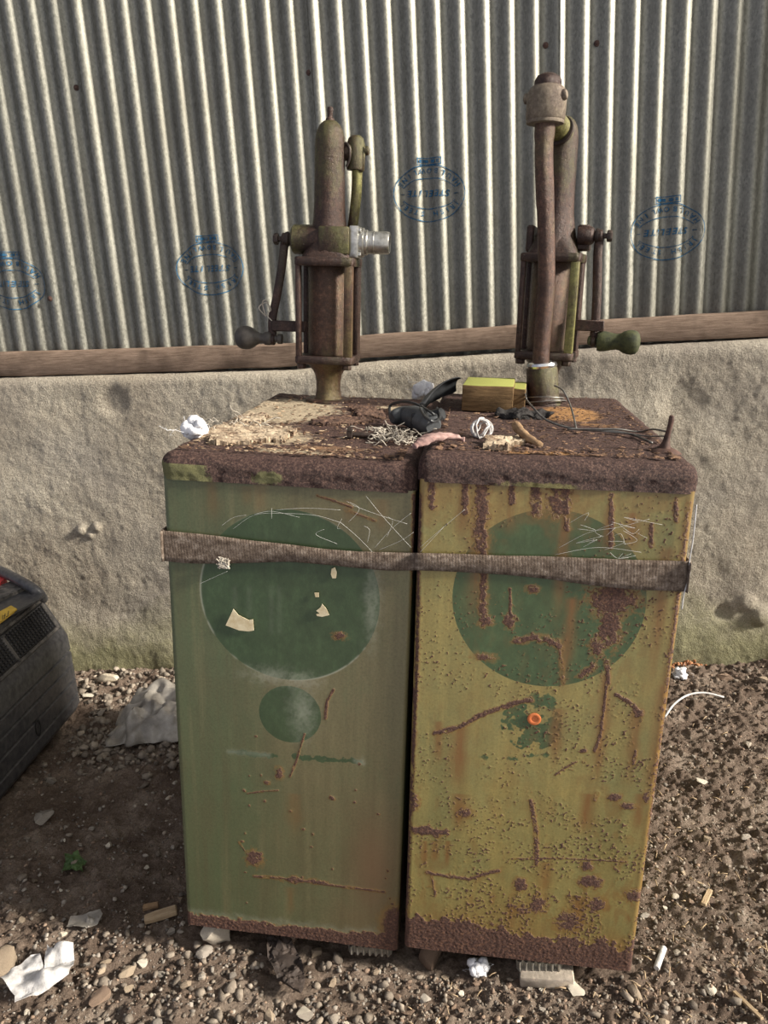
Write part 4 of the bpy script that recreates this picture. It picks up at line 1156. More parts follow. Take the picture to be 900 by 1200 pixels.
def cable(b):
    add_tube(b, spline([lp(458, 490, 0.012), lp(457, 476, 0.03), lp(470, 471, 0.045), lp(486, 473, 0.05), lp(496, 480, 0.046), lp(502, 492, 0.05)], 8), 0.0030, 8)
    add_tube(b, spline([lp(492, 478, 0.05), lp(500, 490, 0.055), lp(510, 494, 0.05), lp(516, 488, 0.04), lp(512, 478, 0.04)], 6), 0.0026, 8)
    add_tube(b, spline([lp(494, 476, 0.05), lp(506, 484, 0.052), lp(515, 492, 0.03), lp(513, 500, 0.02), lp(503, 505, 0.012)], 6), 0.0026, 8)
part('cable', M['cable'], root, cable)
def lever(b):
    add_tube(b, spline([lp(503, 470, 0.03), lp(516, 463, 0.036), lp(525, 458, 0.04)], 4), [0.010] * 9, 10, flat=0.5)
part('lever', M['grip'], root, lever)

# white fluff tufts
def tuft(name, i, px, py, r, lab, flat=0.8, up=0.5, count=160):
    bm = bmesh.new()
    rs = random.Random(px)
    for k in range(34):
        q = Vector((max(-.6, min(.6, rs.gauss(0, 0.34))), max(-.6, min(.6, rs.gauss(0, 0.34))), min(1.1, abs(rs.gauss(0.45, 0.3))))) * r
        bmesh.ops.create_icosphere(bm, subdivisions=2, radius=r * rs.uniform(0.36, 0.55), matrix=Matrix.Translation(q) @ SC(1, 0.9, flat))
    roughen(bm, r * 0.20, 2.6 / r, 3); roughen(bm, r * 0.12, 7.0 / r, 5)
    for k in range(count // 14):
        a = Vector((rs.gauss(0, 0.6), rs.gauss(0, 0.6), rs.uniform(0, 1.2))) * r
        b = a + Vector((rs.gauss(0, 0.5), rs.gauss(0, 0.5), rs.gauss(0, 0.4))) * r
        c = b + Vector((rs.gauss(0, 0.4), rs.gauss(0, 0.4), rs.gauss(0, 0.4))) * r
        for v in (a, b, c): v.z = max(v.z, -0.001 if i is not None else -1)
        add_tube(bm, [a, (a + b) / 2 + Vector((0, 0, 0.1 * r)), b, c], 0.0003, 4)
    o = finish(name, bm, M['white_fluff'], mw=LM(i, px, py) if i is not None else None, angle=180)
    tag(o, lab, 'fibre tuft')
    return o
tuft('fluff_tuft', 0, 228, 512, 0.027, 'tuft of white fluffy fibre at the left edge of the left lid')
tuft('fluff_tuft', 0, 496, 464, 0.028, 'tuft of white fluffy fibre behind the black handle', 1.3)

# pale slab of broken board on the left lid
def board_bits(i, pts, th, mat, name, lab, cat, seed):
    q = [lid_xy(i, *k) for k in pts]
    q = np.array(q); cx, cy = q.mean(0); q = q - [cx, cy]
    st = 0.0026
    gx = np.arange(q[:, 0].min() - 0.008, q[:, 0].max() + 0.008, st); gy = np.arange(q[:, 1].min() - 0.008, q[:, 1].max() + 0.008, st)
    XX, YY = np.meshgrid(gx, gy)
    wxp = XX + (fbm(XX * 60 + seed, YY * 60, 3, 5) - 0.5) * 0.03; wyp = YY + (fbm(XX * 60 + seed, YY * 60, 3, 8) - 0.5) * 0.03
    ins = np.zeros(XX.shape, bool)
    for (a, b), (c, d) in zip(q, np.roll(q, -1, 0)):
        cond = ((b > wyp) != (d > wyp)) & (wxp < (c - a) * (wyp - b) / (d - b + 1e-12) + a)
        ins ^= cond
    lay = np.floor(fbm(XX * 30 + seed, YY * 75, 3, 9) * 9) / 9
    hgt = th * np.clip(0.25 + 1.3 * (lay - 0.25), 0.15, 1.25) + (fbm(XX * 240, YY * 240, 2, 3) - 0.5) * 0.003
    bm = bmesh.new(); top = {}; bot = {}
    ny_, nx_ = XX.shape
    def gv(dct, j, k, z):
        if (j, k) not in dct: dct[(j, k)] = bm.verts.new((XX[j, k] + (_tab[j & 255, k & 255] - .5) * st * .7, YY[j, k] + (_tab[k & 255, j & 255] - .5) * st * .7, z))
        return dct[(j, k)]
    cells = ins[:-1, :-1]
    for j in range(ny_ - 1):
        for k in range(nx_ - 1):
            if not cells[j, k]: continue
            cs_ = [(j, k), (j, k + 1), (j + 1, k + 1), (j + 1, k)]
            bm.faces.new([gv(top, a, b, max(0.001, hgt[a, b])) for a, b in cs_])
            bm.faces.new([gv(bot, a, b, -0.001) for a, b in cs_][::-1])
            for (dj, dk, e) in ((-1, 0, 0), (0, 1, 1), (1, 0, 2), (0, -1, 3)):
                jj, kk = j + dj, k + dk
                if 0 <= jj < ny_ - 1 and 0 <= kk < nx_ - 1 and cells[jj, kk]: continue
                a, b = cs_[e], cs_[(e + 1) % 4]
                bm.faces.new([gv(bot, *a, -0.001), gv(bot, *b, -0.001), top[b], top[a]])
    # keep the biggest connected piece
    seen = set(); best = []
    bm.verts.index_update()
    for v in bm.verts:
        if v in seen: continue
        stack = [v]; comp = []; seen.add(v)
        while stack:
            a = stack.pop(); comp.append(a)
            for e in a.link_edges:
                b = e.other_vert(a)
                if b not in seen: seen.add(b); stack.append(b)
        if len(comp) > len(best): best = comp
    bs = set(best)
    bmesh.ops.delete(bm, geom=[v for v in bm.verts if v not in bs], context='VERTS')
    o = finish(name, bm, mat, mw=CABM[i] @ T(cx, cy, CHT + 0.0015), angle=35)
    tag(o, lab, cat)
board_bits(0, [(234, 512), (262, 498), (300, 500), (345, 506), (330, 519), (290, 521), (250, 522)], 0.012, M['crumb_pale'], 'board_fragment', 'pale splintered board fragment on the left corner of the left lid', 'wood fragment', 3)
board_bits(0, [(276, 492), (296, 488), (312, 489), (308, 497), (282, 498)], 0.012, M['crumb_pale'], 'board_fragment', 'small brownish board fragment behind the pale one on the left lid', 'wood fragment', 5)
board_bits(1, [(568, 520), (590, 514), (612, 513), (613, 521), (596, 528), (572, 529)], 0.014, M['crumb_pale'], 'board_fragment', 'flat tan wood chip below the twig on the right lid', 'wood fragment', 8)
board_bits(0, [(365, 494), (395, 490), (430, 489), (440, 495), (405, 499), (370, 500)], 0.008, M['crumb_rust'], 'rust_scab', 'curled dark rust scab in front of the left pump foot', 'rust flake', 9)
board_bits(0, [(410, 480), (432, 478), (450, 483), (447, 491), (420, 490)], 0.012, M['crumb_rust'], 'rust_scab', 'raised brown rust scab right of the left pump foot', 'rust flake', 12)

# twig, thread ball, rag, bolt, spike, crust
bm = bmesh.new(); m1 = LM(1, 620, 512); iv = m1.inverted()
def lp1(px, py, dz, iv=iv):
    x, y = lid_xy(1, px, py, dz); return iv @ (CABM[1] @ Vector((x, y, CHT + dz)))
add_tube(bm, spline([lp1(605, 499, 0.020), lp1(610, 505, 0.018), lp1(618, 513, 0.012), lp1(628, 519, 0.008), lp1(636, 522, 0.005)], 5), [0.009] * 4 + [0.0082] * 5 + [0.0075] * 5 + [0.0062] * 4 + [0.005, 0.004, 0.003], 12)
roughen(bm, 0.002, 60, 1)
o = finish('twig', bm, M['twig'], mw=m1); tag(o, 'short bent bare twig lying on the right lid', 'twig')

def thread_ball(name, i, px, py, r, turns, mat, lab, cat, rad=0.0013, flat=0.7, seed=1):
    bm = bmesh.new(); rg = random.Random(seed)
    for k in range(turns):
        q = Euler((rg.uniform(0, 6), rg.uniform(0, 6), 0)).to_matrix()
        pts_ = []
        rr = r * rg.uniform(0.75, 1.05)
        for j in range(15):
            a = 2 * PI * j / 14 * rg.uniform(0.98, 1.02)
            v = q @ Vector((math.cos(a), math.sin(a), rg.uniform(-.15, .15))) * rr
            v.z = max(0.0015, v.z * flat + r * flat * 0.8)
            pts_.append(v)
        add_tube(bm, spline(pts_, 2), rad, 5)
    o = finish(name, bm, mat, mw=LM(i, px, py), angle=180); tag(o, lab, cat); return o
thread_ball('string_ball', 1, 564, 513, 0.023, 7, M['paper'], 'loose ball of white string beside the twig on the right lid', 'string', 0.0016, 0.9, 4)
def fibres(i, px, py, rx, ry, count, lab, seed, hh=0.012):
    bm = bmesh.new(); rg = random.Random(seed)
    for k in range(count):
        x, y = rg.gauss(0, rx), rg.gauss(0, ry); a = rg.uniform(0, 6.28); z = rg.uniform(0.001, hh); pts_ = []
        for j in range(rg.randint(4, 8)):
            pts_.append(Vector((x, y, max(0.0012, z)))); a += rg.gauss(0, 0.9); st = rg.uniform(0.004, 0.012)
            x += math.cos(a) * st; y += math.sin(a) * st * 0.8; z += rg.gauss(0, 0.004)
        add_tube(bm, spline(pts_, 3), rg.uniform(0.0005, 0.0012), 4)
    o = finish('fibre_tangle', bm, M['string'], mw=LM(i, px, py), angle=180); tag(o, lab, 'fibre tangle', kind='stuff')
fibres(0, 462, 519, 0.022, 0.020, 70, 'tangle of dry pale fibres at the front of the left lid beside the handle', 7, 0.022)
fibres(0, 438, 512, 0.026, 0.02, 26, 'thin scatter of dry fibres around the bolt on the left lid', 9)
fibres(0, 285, 502, 0.05, 0.03, 26, 'few dry straws on the pale board fragment', 12, 0.018)

bm = bmesh.new(); m1 = LM(1, 515, 518); iv = m1.inverted()
path = spline([lp1(484, 524, 0.006, iv), lp1(497, 517, 0.014, iv), lp1(510, 512, 0.018, iv), lp1(525, 511, 0.016, iv), lp1(545, 516, 0.010, iv)], 6)
add_tube(bm, path, [0.006 + 0.010 * math.sin(PI * min(1, k / 22)) + 0.003 * noise.noise(Vector((k * 0.7, 0, 0))) for k in range(len(path))], 14, flat=0.55)
bmesh.ops.subdivide_edges(bm, edges=bm.edges[:], cuts=1); roughen(bm, 0.0045, 70, 6)
o = finish('rag', bm, M['rag'], mw=m1, angle=180); tag(o, 'crumpled dusty pink rag hanging at the gap between the two lids', 'rag')

bm = bmesh.new(); m1 = LM(0, 407, 514); iv0 = m1.inverted()
x0_, y0_ = lid_xy(0, 407, 513); x1_, y1_ = lid_xy(0, 470, 515)
Lb = math.hypot(x1_ - x0_, y1_ - y0_); ab = math.degrees(math.atan2(y1_ - y0_, x1_ - x0_))
add_lathe(bm, [(0.012, 0), (0.013, 0.001), (0.013, 0.009), (0.012, 0.010)], T(0, 0, 0.011) @ RZ(ab) @ RY(90), 6)
add_lathe(bm, [(0.0055, 0.010), (0.0055, Lb - 0.004), (0.004, Lb)], T(0, 0, 0.008) @ RZ(ab) @ RY(90), 12)
o = finish('bolt', bm, M['black_iron'], mw=m1); tag(o, 'rusty black hex bolt lying on the left lid beside the fibres', 'bolt')

bm = bmesh.new()
add_lathe(bm, [(0.0125, -0.002), (0.0110, 0.006), (0.0065, 0.016), (0.0045, 0.030), (0.0042, 0.05), (0.0048, 0.056), (0.0042, 0.062), (0.002, 0.064)], RY(6), 12)
add_lathe(bm, [(0.03, -0.003), (0.024, 0.002), (0.014, 0.007)], Matrix(), 14)
roughen(bm, 0.0012, 90, 3)
o = finish('spike', bm, M['nail'], mw=LM(1, 778, 529)); tag(o, 'rusty upright spike at the front right corner of the right lid', 'spike')

bm = bmesh.new()
bmesh.ops.create_icosphere(bm, subdivisions=4, radius=1, matrix=SC(0.048, 0.034, 0.013))
bmesh.ops.create_icosphere(bm, subdivisions=3, radius=1, matrix=T(0.05, 0.006, 0.002) @ SC(0.032, 0.026, 0.010))
roughen(bm, 0.010, 55, 5); roughen(bm, 0.004, 150, 6)
o = finish('black_crust', bm, M['char'], mw=LM(1, 604, 489, 0.004), angle=180); tag(o, 'black crusty lump in front of the wooden block by the right pump', 'crust lump')

# wire from the pump foot across the right lid to the spike
bm = bmesh.new()
def lw(px, py, dz): 
    x, y = lid_xy(1, px, py, dz); return CABM[1] @ Vector((x, y, CHT + dz))
def wire(pts, r=0.0018): add_tube(bm, spline(pts, 6), r, 6)
sx_, sy_ = 0.2475, 0.622
loop = [CABM[1] @ Vector((sx_ + 0.052 * math.cos(a), sy_ + 0.048 * math.sin(a), CHT + 0.010 + 0.006 * math.sin(a * 1.5))) for a in np.linspace(0.5, 6.9, 22)]
wire(loop)
loop = [CABM[1] @ Vector((sx_ + 0.047 * math.cos(a), sy_ + 0.05 * math.sin(a), CHT + 0.018 + 0.006 * math.cos(a * 1.3))) for a in np.linspace(2.5, 8.2, 22)]
wire(loop)
wire([lw(650, 452, 0.06), lw(660, 458, 0.055), lw(668, 474, 0.03), lw(673, 492, 0.012), lw(675, 502, 0.004)], 0.0020)
wire([lw(615, 466, 0.03), lw(625, 478, 0.03), lw(640, 492, 0.014), lw(665, 501, 0.006), lw(690, 504, 0.005), lw(715, 505, 0.006), lw(740, 509, 0.005), lw(764, 519, 0.004)], 0.0022)
wire([lw(665, 503, 0.004), lw(700, 503, 0.008), lw(725, 503, 0.010), lw(748, 506, 0.006), lw(765, 503, 0.020), lw(782, 506, 0.024)], 0.0018)
wire([lw(700, 505, 0.004), lw(735, 508, 0.006), lw(758, 511, 0.007), lw(779, 511, 0.014)], 0.0014)
wire([lw(596, 478, 0.006), lw(600, 462, 0.03), lw(612, 455, 0.05), lw(617, 468, 0.03)], 0.0016)
o = finish('wire_coil', bm, M['wire'], angle=180); tag(o, 'tangled steel wire looped round the right pump foot and trailing to the spike', 'wire')

# rust and paint flakes strewn on the lids
def flakes(i, mat, count, lab, seed, zones, zr_):
    rg = np.random.RandomState(seed); vs = []; fs = []
    for k in range(count):
        cx_, cy_, rx_, ry_ = zones[rg.randint(len(zones))]
        x = np.clip(rg.normal(cx_, rx_), 0.03, CW - 0.03); y = np.clip(rg.normal(cy_, ry_), 0.028, CD - 0.03)
        s = abs(rg.normal(0, 1)) * 0.0018 + 0.0012
        a = rg.uniform(0, 6.28); nn = rg.randint(4, 6)
        tx, ty = rg.normal(0, 0.15, 2)
        th = rg.uniform(0.0006, 0.0016)
        ring_ = []
        for j in range(nn):
            t = a + 2 * PI * j / nn; r_ = s * rg.uniform(0.6, 1.2)
            ring_.append((r_ * math.cos(t) * 1.4, r_ * math.sin(t)))
        base = len(vs); zc = CHT + 0.0025 + s * 0.3
        for dz in (0, th):
            for (u_, v_) in ring_: vs.append((x + u_, y + v_, zc + dz + tx * u_ + ty * v_))
        fs.append([base + j for j in range(nn)][::-1]); fs.append([base + nn + j for j in range(nn)])
        for j in range(nn): fs.append([base + j, base + (j + 1) % nn, base + nn + (j + 1) % nn, base + nn + j])
    me = bpy.data.meshes.new('flakes'); me.from_pydata(vs, [], fs)
    o = link_mesh('rust_flakes', me, mat, smooth=False, mw=CABM[i])
    tag(o, lab, 'flakes', kind='stuff')
flakes(0, M['flake_pale'], 260, 'pale paint flakes strewn over the left lid', 3, [(0.15, 0.2, 0.1, 0.09), (0.2, 0.08, 0.1, 0.04), (0.15, 0.5, 0.1, 0.15)], 0)
flakes(0, M['rust_flake'], 620, 'brown rust flakes strewn over the left lid', 4, [(0.3, 0.25, 0.1, 0.15), (0.25, 0.5, 0.12, 0.15), (0.25, 0.05, 0.14, 0.03)], 0)
flakes(1, M['rust_flake'], 750, 'brown rust flakes strewn over the right lid', 5, [(0.2, 0.25, 0.14, 0.15), (0.3, 0.45, 0.1, 0.15), (0.25, 0.05, 0.14, 0.03)], 0)

# cobwebs across the fronts
def web(i, strands, lab, name='cobweb'):
    bm = bmesh.new()
    for pts_ in strands:
        q = []
        for (x_, y_) in pts_:
            a, b = panel_xy(i, x_, y_); q.append(Vector((a, -0.006 - 0.004 * random.random(), b)))
        add_tube(bm, spline(q, 6), 0.00020, 4)
    o = finish(name, bm, M['silk'], mw=CABM[i], angle=180); tag(o, lab, 'cobweb')
rg = random.Random(3)
s1 = [[(275, 618), (300, 602), (335, 600), (372, 603), (400, 611)], [(300, 601), (320, 598), (352, 605)], [(320, 594), (320, 606)], [(400, 610), (420, 628), (437, 645)], [(325, 596), (360, 594), (400, 596)],
      [(440, 640), (460, 618), (482, 600)], [(445, 643), (470, 632), (485, 622)], [(430, 580), (450, 605), (482, 640)], [(412, 590), (440, 600), (478, 612)], [(236, 682), (250, 676), (268, 668)], [(262, 614), (275, 605), (290, 602)]]
for k in range(5):
    x_ = rg.uniform(380, 470); y_ = rg.uniform(585, 625); s1.append([(x_, y_), (x_ + rg.uniform(-20, 20), y_ + rg.uniform(4, 14)), (x_ + rg.uniform(-30, 15), y_ + rg.uniform(10, 26))])
web(0, s1, 'wispy cobweb across the top of the left cabinet front')
web(1, [[(493, 640), (515, 620), (545, 595)], [(493, 645), (505, 632), (520, 616)]], 'thin cobweb strands at the upper left corner of the right cabinet front')
s2 = [[(655, 640), (690, 622), (725, 616), (760, 606)], [(650, 648), (700, 640), (750, 645)]]
for k in range(16):
    x_ = rg.uniform(650, 760); y_ = rg.uniform(605, 650); s2.append([(x_, y_), (x_ + rg.uniform(-22, 22), y_ + rg.uniform(-10, 12)), (x_ + rg.uniform(-30, 30), y_ + rg.uniform(-6, 16))])
web(1, [[(a, min(b, 652)) for a, b in q] for q in s2], 'wispy cobweb above the strap on the right cabinet front')
bm = bmesh.new()
q = [CABM[1] @ Vector((panel_xy(1, x_, y_)[0] + 0.004, -0.007, panel_xy(1, x_, y_)[1])) for x_, y_ in ((812, 590), (808, 630), (804, 655), (804, 672), (798, 692), (795, 712))]
add_tube(bm, spline(q, 6), 0.0011, 6)
o = finish('white_thread', bm, M['paper'], angle=180); tag(o, 'white thread hanging down the right edge of the right cabinet over the strap', 'thread')

# ------------------------------------------------------------------ black plastic machine at the left
gm = T(-1.115, 2.20, 0.0) @ RZ(-4)
root = empty('plastic_machine', gm)
tag(root, 'dusty black plastic machine with a ribbed side, handle and yellow sticker at the left edge', 'machine')
Y0, Y1 = -0.62, 0.30      # along the side
def prof_at(t):
    """outline across, x to the right, z up"""
    return [(0.0, 0.012), (0.010, 0.03), (0.010, 0.062), (0.004, 0.066), (0.004, 0.070), (0.010, 0.074), (0.010, 0.118), (0.004, 0.122), (0.004, 0.126), (0.010, 0.130), (0.010, 0.172), (0.004, 0.176), (0.004, 0.180), (0.010, 0.184), (0.010, 0.224), (0.004, 0.228), (0.004, 0.232), (0.010, 0.236),
            (0.008, 0.285), (0.0, 0.303), (-0.005, 0.313), (-0.060, 0.426), (-0.072, 0.439), (-0.12, 0.447), (-0.30, 0.452), (-0.52, 0.452), (-0.56, 0.44), (-0.58, 0.35), (-0.58, 0.012)]
def housing(b):
    rings = []
    for k, (y, sh) in enumerate(((Y0, 0.03), (Y0 + 0.02, 0.008), (Y0 + 0.05, 0), (-0.3, 0), (0.0, 0), (Y1 - 0.06, 0), (Y1 - 0.03, 0.006), (Y1 - 0.01, 0.018), (Y1, 0.04))):
        rings.append([Vector((x - sh if x > -0.3 else x + sh, y, max(0.006, z - sh * (1 if z > 0.2 else 0)))) for x, z in prof_at(0)])
    add_loft(b, rings)
part('housing', M['plastic'], root, housing, 28)
# sloping vent panel: frame and louvres
sl = Vector((-0.055, 0, 0.113)).normalized(); nn = Vector((0.113, 0, 0.055)).normalized()
SM = Matrix((sl, Vector((0, 1, 0)), nn)).transposed().to_4x4()
def on_slope(u, y, h): return Vector((-0.005, y, 0.313)) + sl * u + nn * h
def vent(b):
    for y in (0.235, -0.02, -0.28, -0.54):
        add_box(b, 0.10, 0.016, 0.010, Matrix.Translation(on_slope(0.058, y, 0.002)) @ SM, 0.003, 1)
    for u in (0.010, 0.116):
        add_box(b, 0.012, 0.80, 0.008, Matrix.Translation(on_slope(u, -0.15, 0.002)) @ SM, 0.003, 1)
part('vent_frame', M['plastic_dusty'], root, vent)
def louvre(b):
    for k in range(9):
        u = 0.020 + k * 0.0108
        add_box(b, 0.0035, 0.77, 0.007, Matrix.Translation(on_slope(u, -0.15, 0.002)) @ SM, 0.001, 1)
    for k in range(46):
        add_box(b, 0.085, 0.003, 0.005, Matrix.Translation(on_slope(0.059, -0.53 + k * 0.0168, 0.001)) @ SM)
lv = part('vent_grille', M['plastic_dark'], root, louvre); lv['label'] = 'dark louvred vent grille'
gi = gm.inverted()
def gp(px, py, z):
    P0 = gm @ Vector((0, 0, z)); p = meet(px, py, P0, Vector((0, 0, 1))); return gi @ p
def stick(name, pts_, z, mat, lab, th=0.0015):
    bm = bmesh.new()
    a = [gp(px, py, z) for px, py in pts_]
    lo = [bm.verts.new((v.x, v.y, z - 0.004)) for v in a]; hi = [bm.verts.new((v.x, v.y, z + th)) for v in a]
    bm.faces.new(hi); bm.faces.new(lo[::-1]); n_ = len(a)
    for k in range(n_): bm.faces.new((lo[k], lo[(k + 1) % n_], hi[(k + 1) % n_], hi[k]))
    o = finish(name, bm, mat, root, smooth=False); o['label'] = lab
    return o
ys_ = stick('sticker', [(-12, 723), (13, 710), (20, 714), (-6, 734)], 0.4545, M['yellow'], 'yellow sticker with black marks')
bm = bmesh.new()
for (a, b) in (((3, 726), (3, 721)), ((5, 725), (6, 719)), ((7, 723), (9, 722)), ((9, 722), (10, 716)), ((4, 722), (7, 721))):
    add_tube(bm, [gp(*a, 0.4562), gp(*b, 0.4562)], 0.0011, 5)
o = finish('sticker_mark', bm, M['ink'], ys_)
stick('top_ledge', [(-30, 716), (0, 699), (40, 688), (52, 697), (46, 703), (0, 727), (-24, 738)], 0.450, M['plastic'], 'raised dusty ledge', 0.002)
stick('top_ledge', [(-30, 708), (0, 690), (26, 680), (40, 687), (0, 706), (-24, 722)], 0.451, M['plastic_dusty'], 'dust-caked ledge below the handle', 0.012)
stick('red_panel', [(-14, 680), (2, 673), (9, 684), (-6, 695)], 0.452, M['red'], 'red panel under the handle', 0.022)
def handle(b):
    add_tube(b, spline([gp(-70, 655, 0.47), gp(-30, 657, 0.485), gp(0, 669, 0.485), gp(20, 679, 0.482), gp(36, 688, 0.470), gp(46, 696, 0.445), gp(50, 702, 0.415)], 5), 0.017, 14)
part('handle', M['plastic'], root, handle)
def seam(b):
    add_box(b, 0.006, 0.84, 0.004, T(-0.10, -0.16, 0.4455), 0.001, 1)
part('top_trim', M['plastic_dusty'], root, seam)
def chip(b):
    add_lathe(b, [(0.010, 0), (0.010, 0.001), (0.004, 0.0016)], T(0.008, -0.22, 0.20) @ RY(90) @ SC(1.0, 0.5, 1), 10)
o = part('scuff_chip', M['paper_cream'], root, chip); o['label'] = 'small pale scuff'
def recess(b):
    add_lathe(b, [(0.022, 0), (0.022, 0.0015), (0.016, 0.002), (0.016, 0.0005)], T(0.0095, -0.02, 0.10) @ RY(90) @ SC(1.3, 0.8, 1), 20)
part('side_plug', M['plastic_dark'], root, recess)

# ------------------------------------------------------------------ litter on the ground
def G(px, py, dz=0.0):
    p = meet(px, py, Vector((0, 0, 0)), Vector((0, 0, 1)))
    for _ in range(5):
        p = meet(px, py, Vector((0, 0, gz(p.x, p.y) + dz)), Vector((0, 0, 1)))
    return p

ROCKS = []
def rock_mesh(seed, flat, sub=3):
    bm = bmesh.new()
    bmesh.ops.create_icosphere(bm, subdivisions=sub, radius=1)
    rg_ = random.Random(seed)
    # cut by random planes for facets, then roughen
    for k in range(13):
        d = Vector((rg_.gauss(0, 1), rg_.gauss(0, 1), rg_.gauss(0, 1))).normalized(); h = rg_.uniform(0.42, 0.78)
        for v in bm.verts:
            e = v.co.dot(d)
            if e > h: v.co -= d * (e - h)
    roughen(bm, 0.07, 1.6, seed); roughen(bm, 0.03, 6, seed + 3)
    for v in bm.verts: v.co.z *= flat
    me = bpy.data.meshes.new('stone'); bm.to_mesh(me); bm.free()
    me.polygons.foreach_set('use_smooth', [True] * len(me.polygons))
    try: me.set_sharp_from_angle(angle=math.radians(32))
    except Exception: pass
    return me
mats4 = ['stone_tan', 'stone_grey', 'stone_pale', 'stone_brown']
for k in range(8):
    for mt in mats4:
        pass
base_rocks = []
for k in range(8):
    me = rock_mesh(k + 1, (0.55, 0.65, 0.75, 0.5, 0.6, 0.7, 0.45, 0.8)[k])
    row = {}
    for mt in mats4:
        c = me.copy(); c.materials.append(M[mt]); row[mt] = c
    base_rocks.append(row)
def stone(px, py, wpx, mt, k, lab=None, cat='stone', group=None, rot=None, asp=(1, 0.8, 0.8), sink=0.25, name='stone', p=None, size=None):
    if p is None: p = G(px, py)
    dist = (p - CP).dot(FWD)
    r = size if size else wpx / 2 * dist / F
    o = bpy.data.objects.new(name, base_rocks[k][mt]); COL.objects.link(o)
    zc = gz(p.x, p.y) + r * asp[2] * 0.6 * (1 - sink)
    o.matrix_world = Matrix.Translation((p.x, p.y, zc)) @ RZ(rot if rot is not None else random.uniform(0, 360)) @ RX(random.uniform(-12, 12)) @ SC(r * asp[0], r * asp[1], r * asp[2])
    tag(o, lab, cat, group)
    return o
# stones one can point to (photo position of the base centre, width in the photo)
NAMED = [
    (8, 1142, 60, 'stone_tan', 0, 'large tan stone cut off by the left edge above the white paper'),
    (52, 963, 30, 'stone_grey', 1, 'smooth grey stone in the shade below the black machine'),
    (118, 1172, 34, 'stone_brown', 3, 'brown angular stone right of the white paper'),
    (150, 1142, 24, 'stone_tan', 2, 'rounded tan stone between the paper and the left cabinet'),
    (168, 1130, 18, 'stone_pale', 4, 'pale pebble just right of the rounded tan stone'),
    (188, 1144, 18, 'stone_grey', 5, 'grey egg-shaped pebble left of the left cabinet front'),
    (218, 1156, 20, 'stone_tan', 6, 'tan stone in front of the left cabinet corner'),
    (358, 1192, 26, 'stone_pale', 7, 'pale rounded stone at the bottom edge below the left cabinet'),
    (316, 1192, 22, 'stone_tan', 2, 'tan stone at the bottom edge left of the pale rounded one'),
    (371, 1118, 22, 'stone_tan', 5, 'tan stone under the front edge of the left cabinet'),
    (675, 1165, 28, 'stone_pale', 3, 'white chalky stone in front of the right cabinet'),
    (742, 1166, 26, 'stone_tan', 0, 'tan stone at the front right foot of the right cabinet'),
    (832, 1160, 22, 'stone_pale', 6, 'pale stone at lower right'),
    (790, 1052, 14, 'stone_pale', 1, 'small pale stone right of the right cabinet near its foot'),
    (822, 920, 18, 'stone_pale', 3, 'triangular pale stone on the lit soil right of the cabinets'),
    (876, 872, 16, 'stone_pale', 5, 'pale stone at right below the wall'),
    (850, 796, 20, 'stone_brown', 2, 'brown stone at the foot of the wall on the right'),
    (893, 800, 18, 'stone_tan', 7, 'tan stone at the foot of the wall cut off by the right edge'),
    (186, 782, 30, 'stone_grey', 6, 'flat grey-green stone at the foot of the wall beside the left cabinet'),
    (130, 800, 30, 'stone_pale', 0, 'pale flat stone at the foot of the wall behind the machine'),
    (104, 817, 22, 'stone_pale', 3, 'white stone beside the corner of the black machine'),
    (118, 838, 20, 'stone_grey', 4, 'grey stone in the gravel in front of the crumpled sheet'),
    (60, 915, 18, 'stone_grey', 2, 'grey stone at the bottom edge of the black machine'),
    (240, 1120, 30, 'stone_grey', 6, 'long grey stone lying in front of the pale block under the left cabinet'),
]
for (a, b, w_, mt, k, lab) in NAMED: stone(a, b, w_, mt, k, lab)

# chunks that carry the cabinets
def prop(i, x, y, top_local_z, rx, ry, mt, k, lab, name='stone', cat='stone'):
    q = CABM[i] @ Vector((x, y, top_local_z)); g_ = gz(q.x, q.y)
    h = max(0.012, (q.z - g_)) / 2
    bm = bmesh.new(); bm.from_mesh(base_rocks[k][mt])
    zs_ = [v.co.z for v in bm.verts]; z0_, z1_ = min(zs_), max(zs_)
    for v in bm.verts:
        t = (v.co.z - z0_) / (z1_ - z0_); t = min(1.0, max(0.0, (t - 0.08) / 0.8))
        v.co.z = (-1.1 + 2.1 * t)
    o = finish(name, bm, M[mt], angle=32)
    o.matrix_world = Matrix.Translation((q.x, q.y, g_ + h)) @ SC(rx, ry, h)
    tag(o, lab, cat)
prop(0, 0.052, 0.030, 0.001, 0.044, 0.04, 'stone_pale', 3, 'pale stone block propping up the front left corner of the left cabinet')
prop(0, 0.21, 0.06, 0.001, 0.03, 0.04, 'stone_brown', 1, 'dark stone beneath the middle of the left cabinet front')
prop(0, 0.40, 0.72, 0.001, 0.06, 0.05, 'stone_grey', 2, 'grey stone under the back of the left cabinet')
prop(0, 0.05, 0.72, 0.001, 0.06, 0.05, 'stone_grey', 5, 'grey stone under the back left corner of the left cabinet')
prop(1, 0.05, 0.72, 0.001, 0.06, 0.05, 'stone_grey', 4, 'grey stone under the back of the right cabinet')
prop(1, 0.40, 0.72, 0.001, 0.06, 0.05, 'stone_brown', 0, 'brown stone under the back right corner of the right cabinet')
prop(1, 0.05, 0.045, 0.001, 0.035, 0.035, 'stone_brown', 6, 'dark stone under the front left corner of the right cabinet')

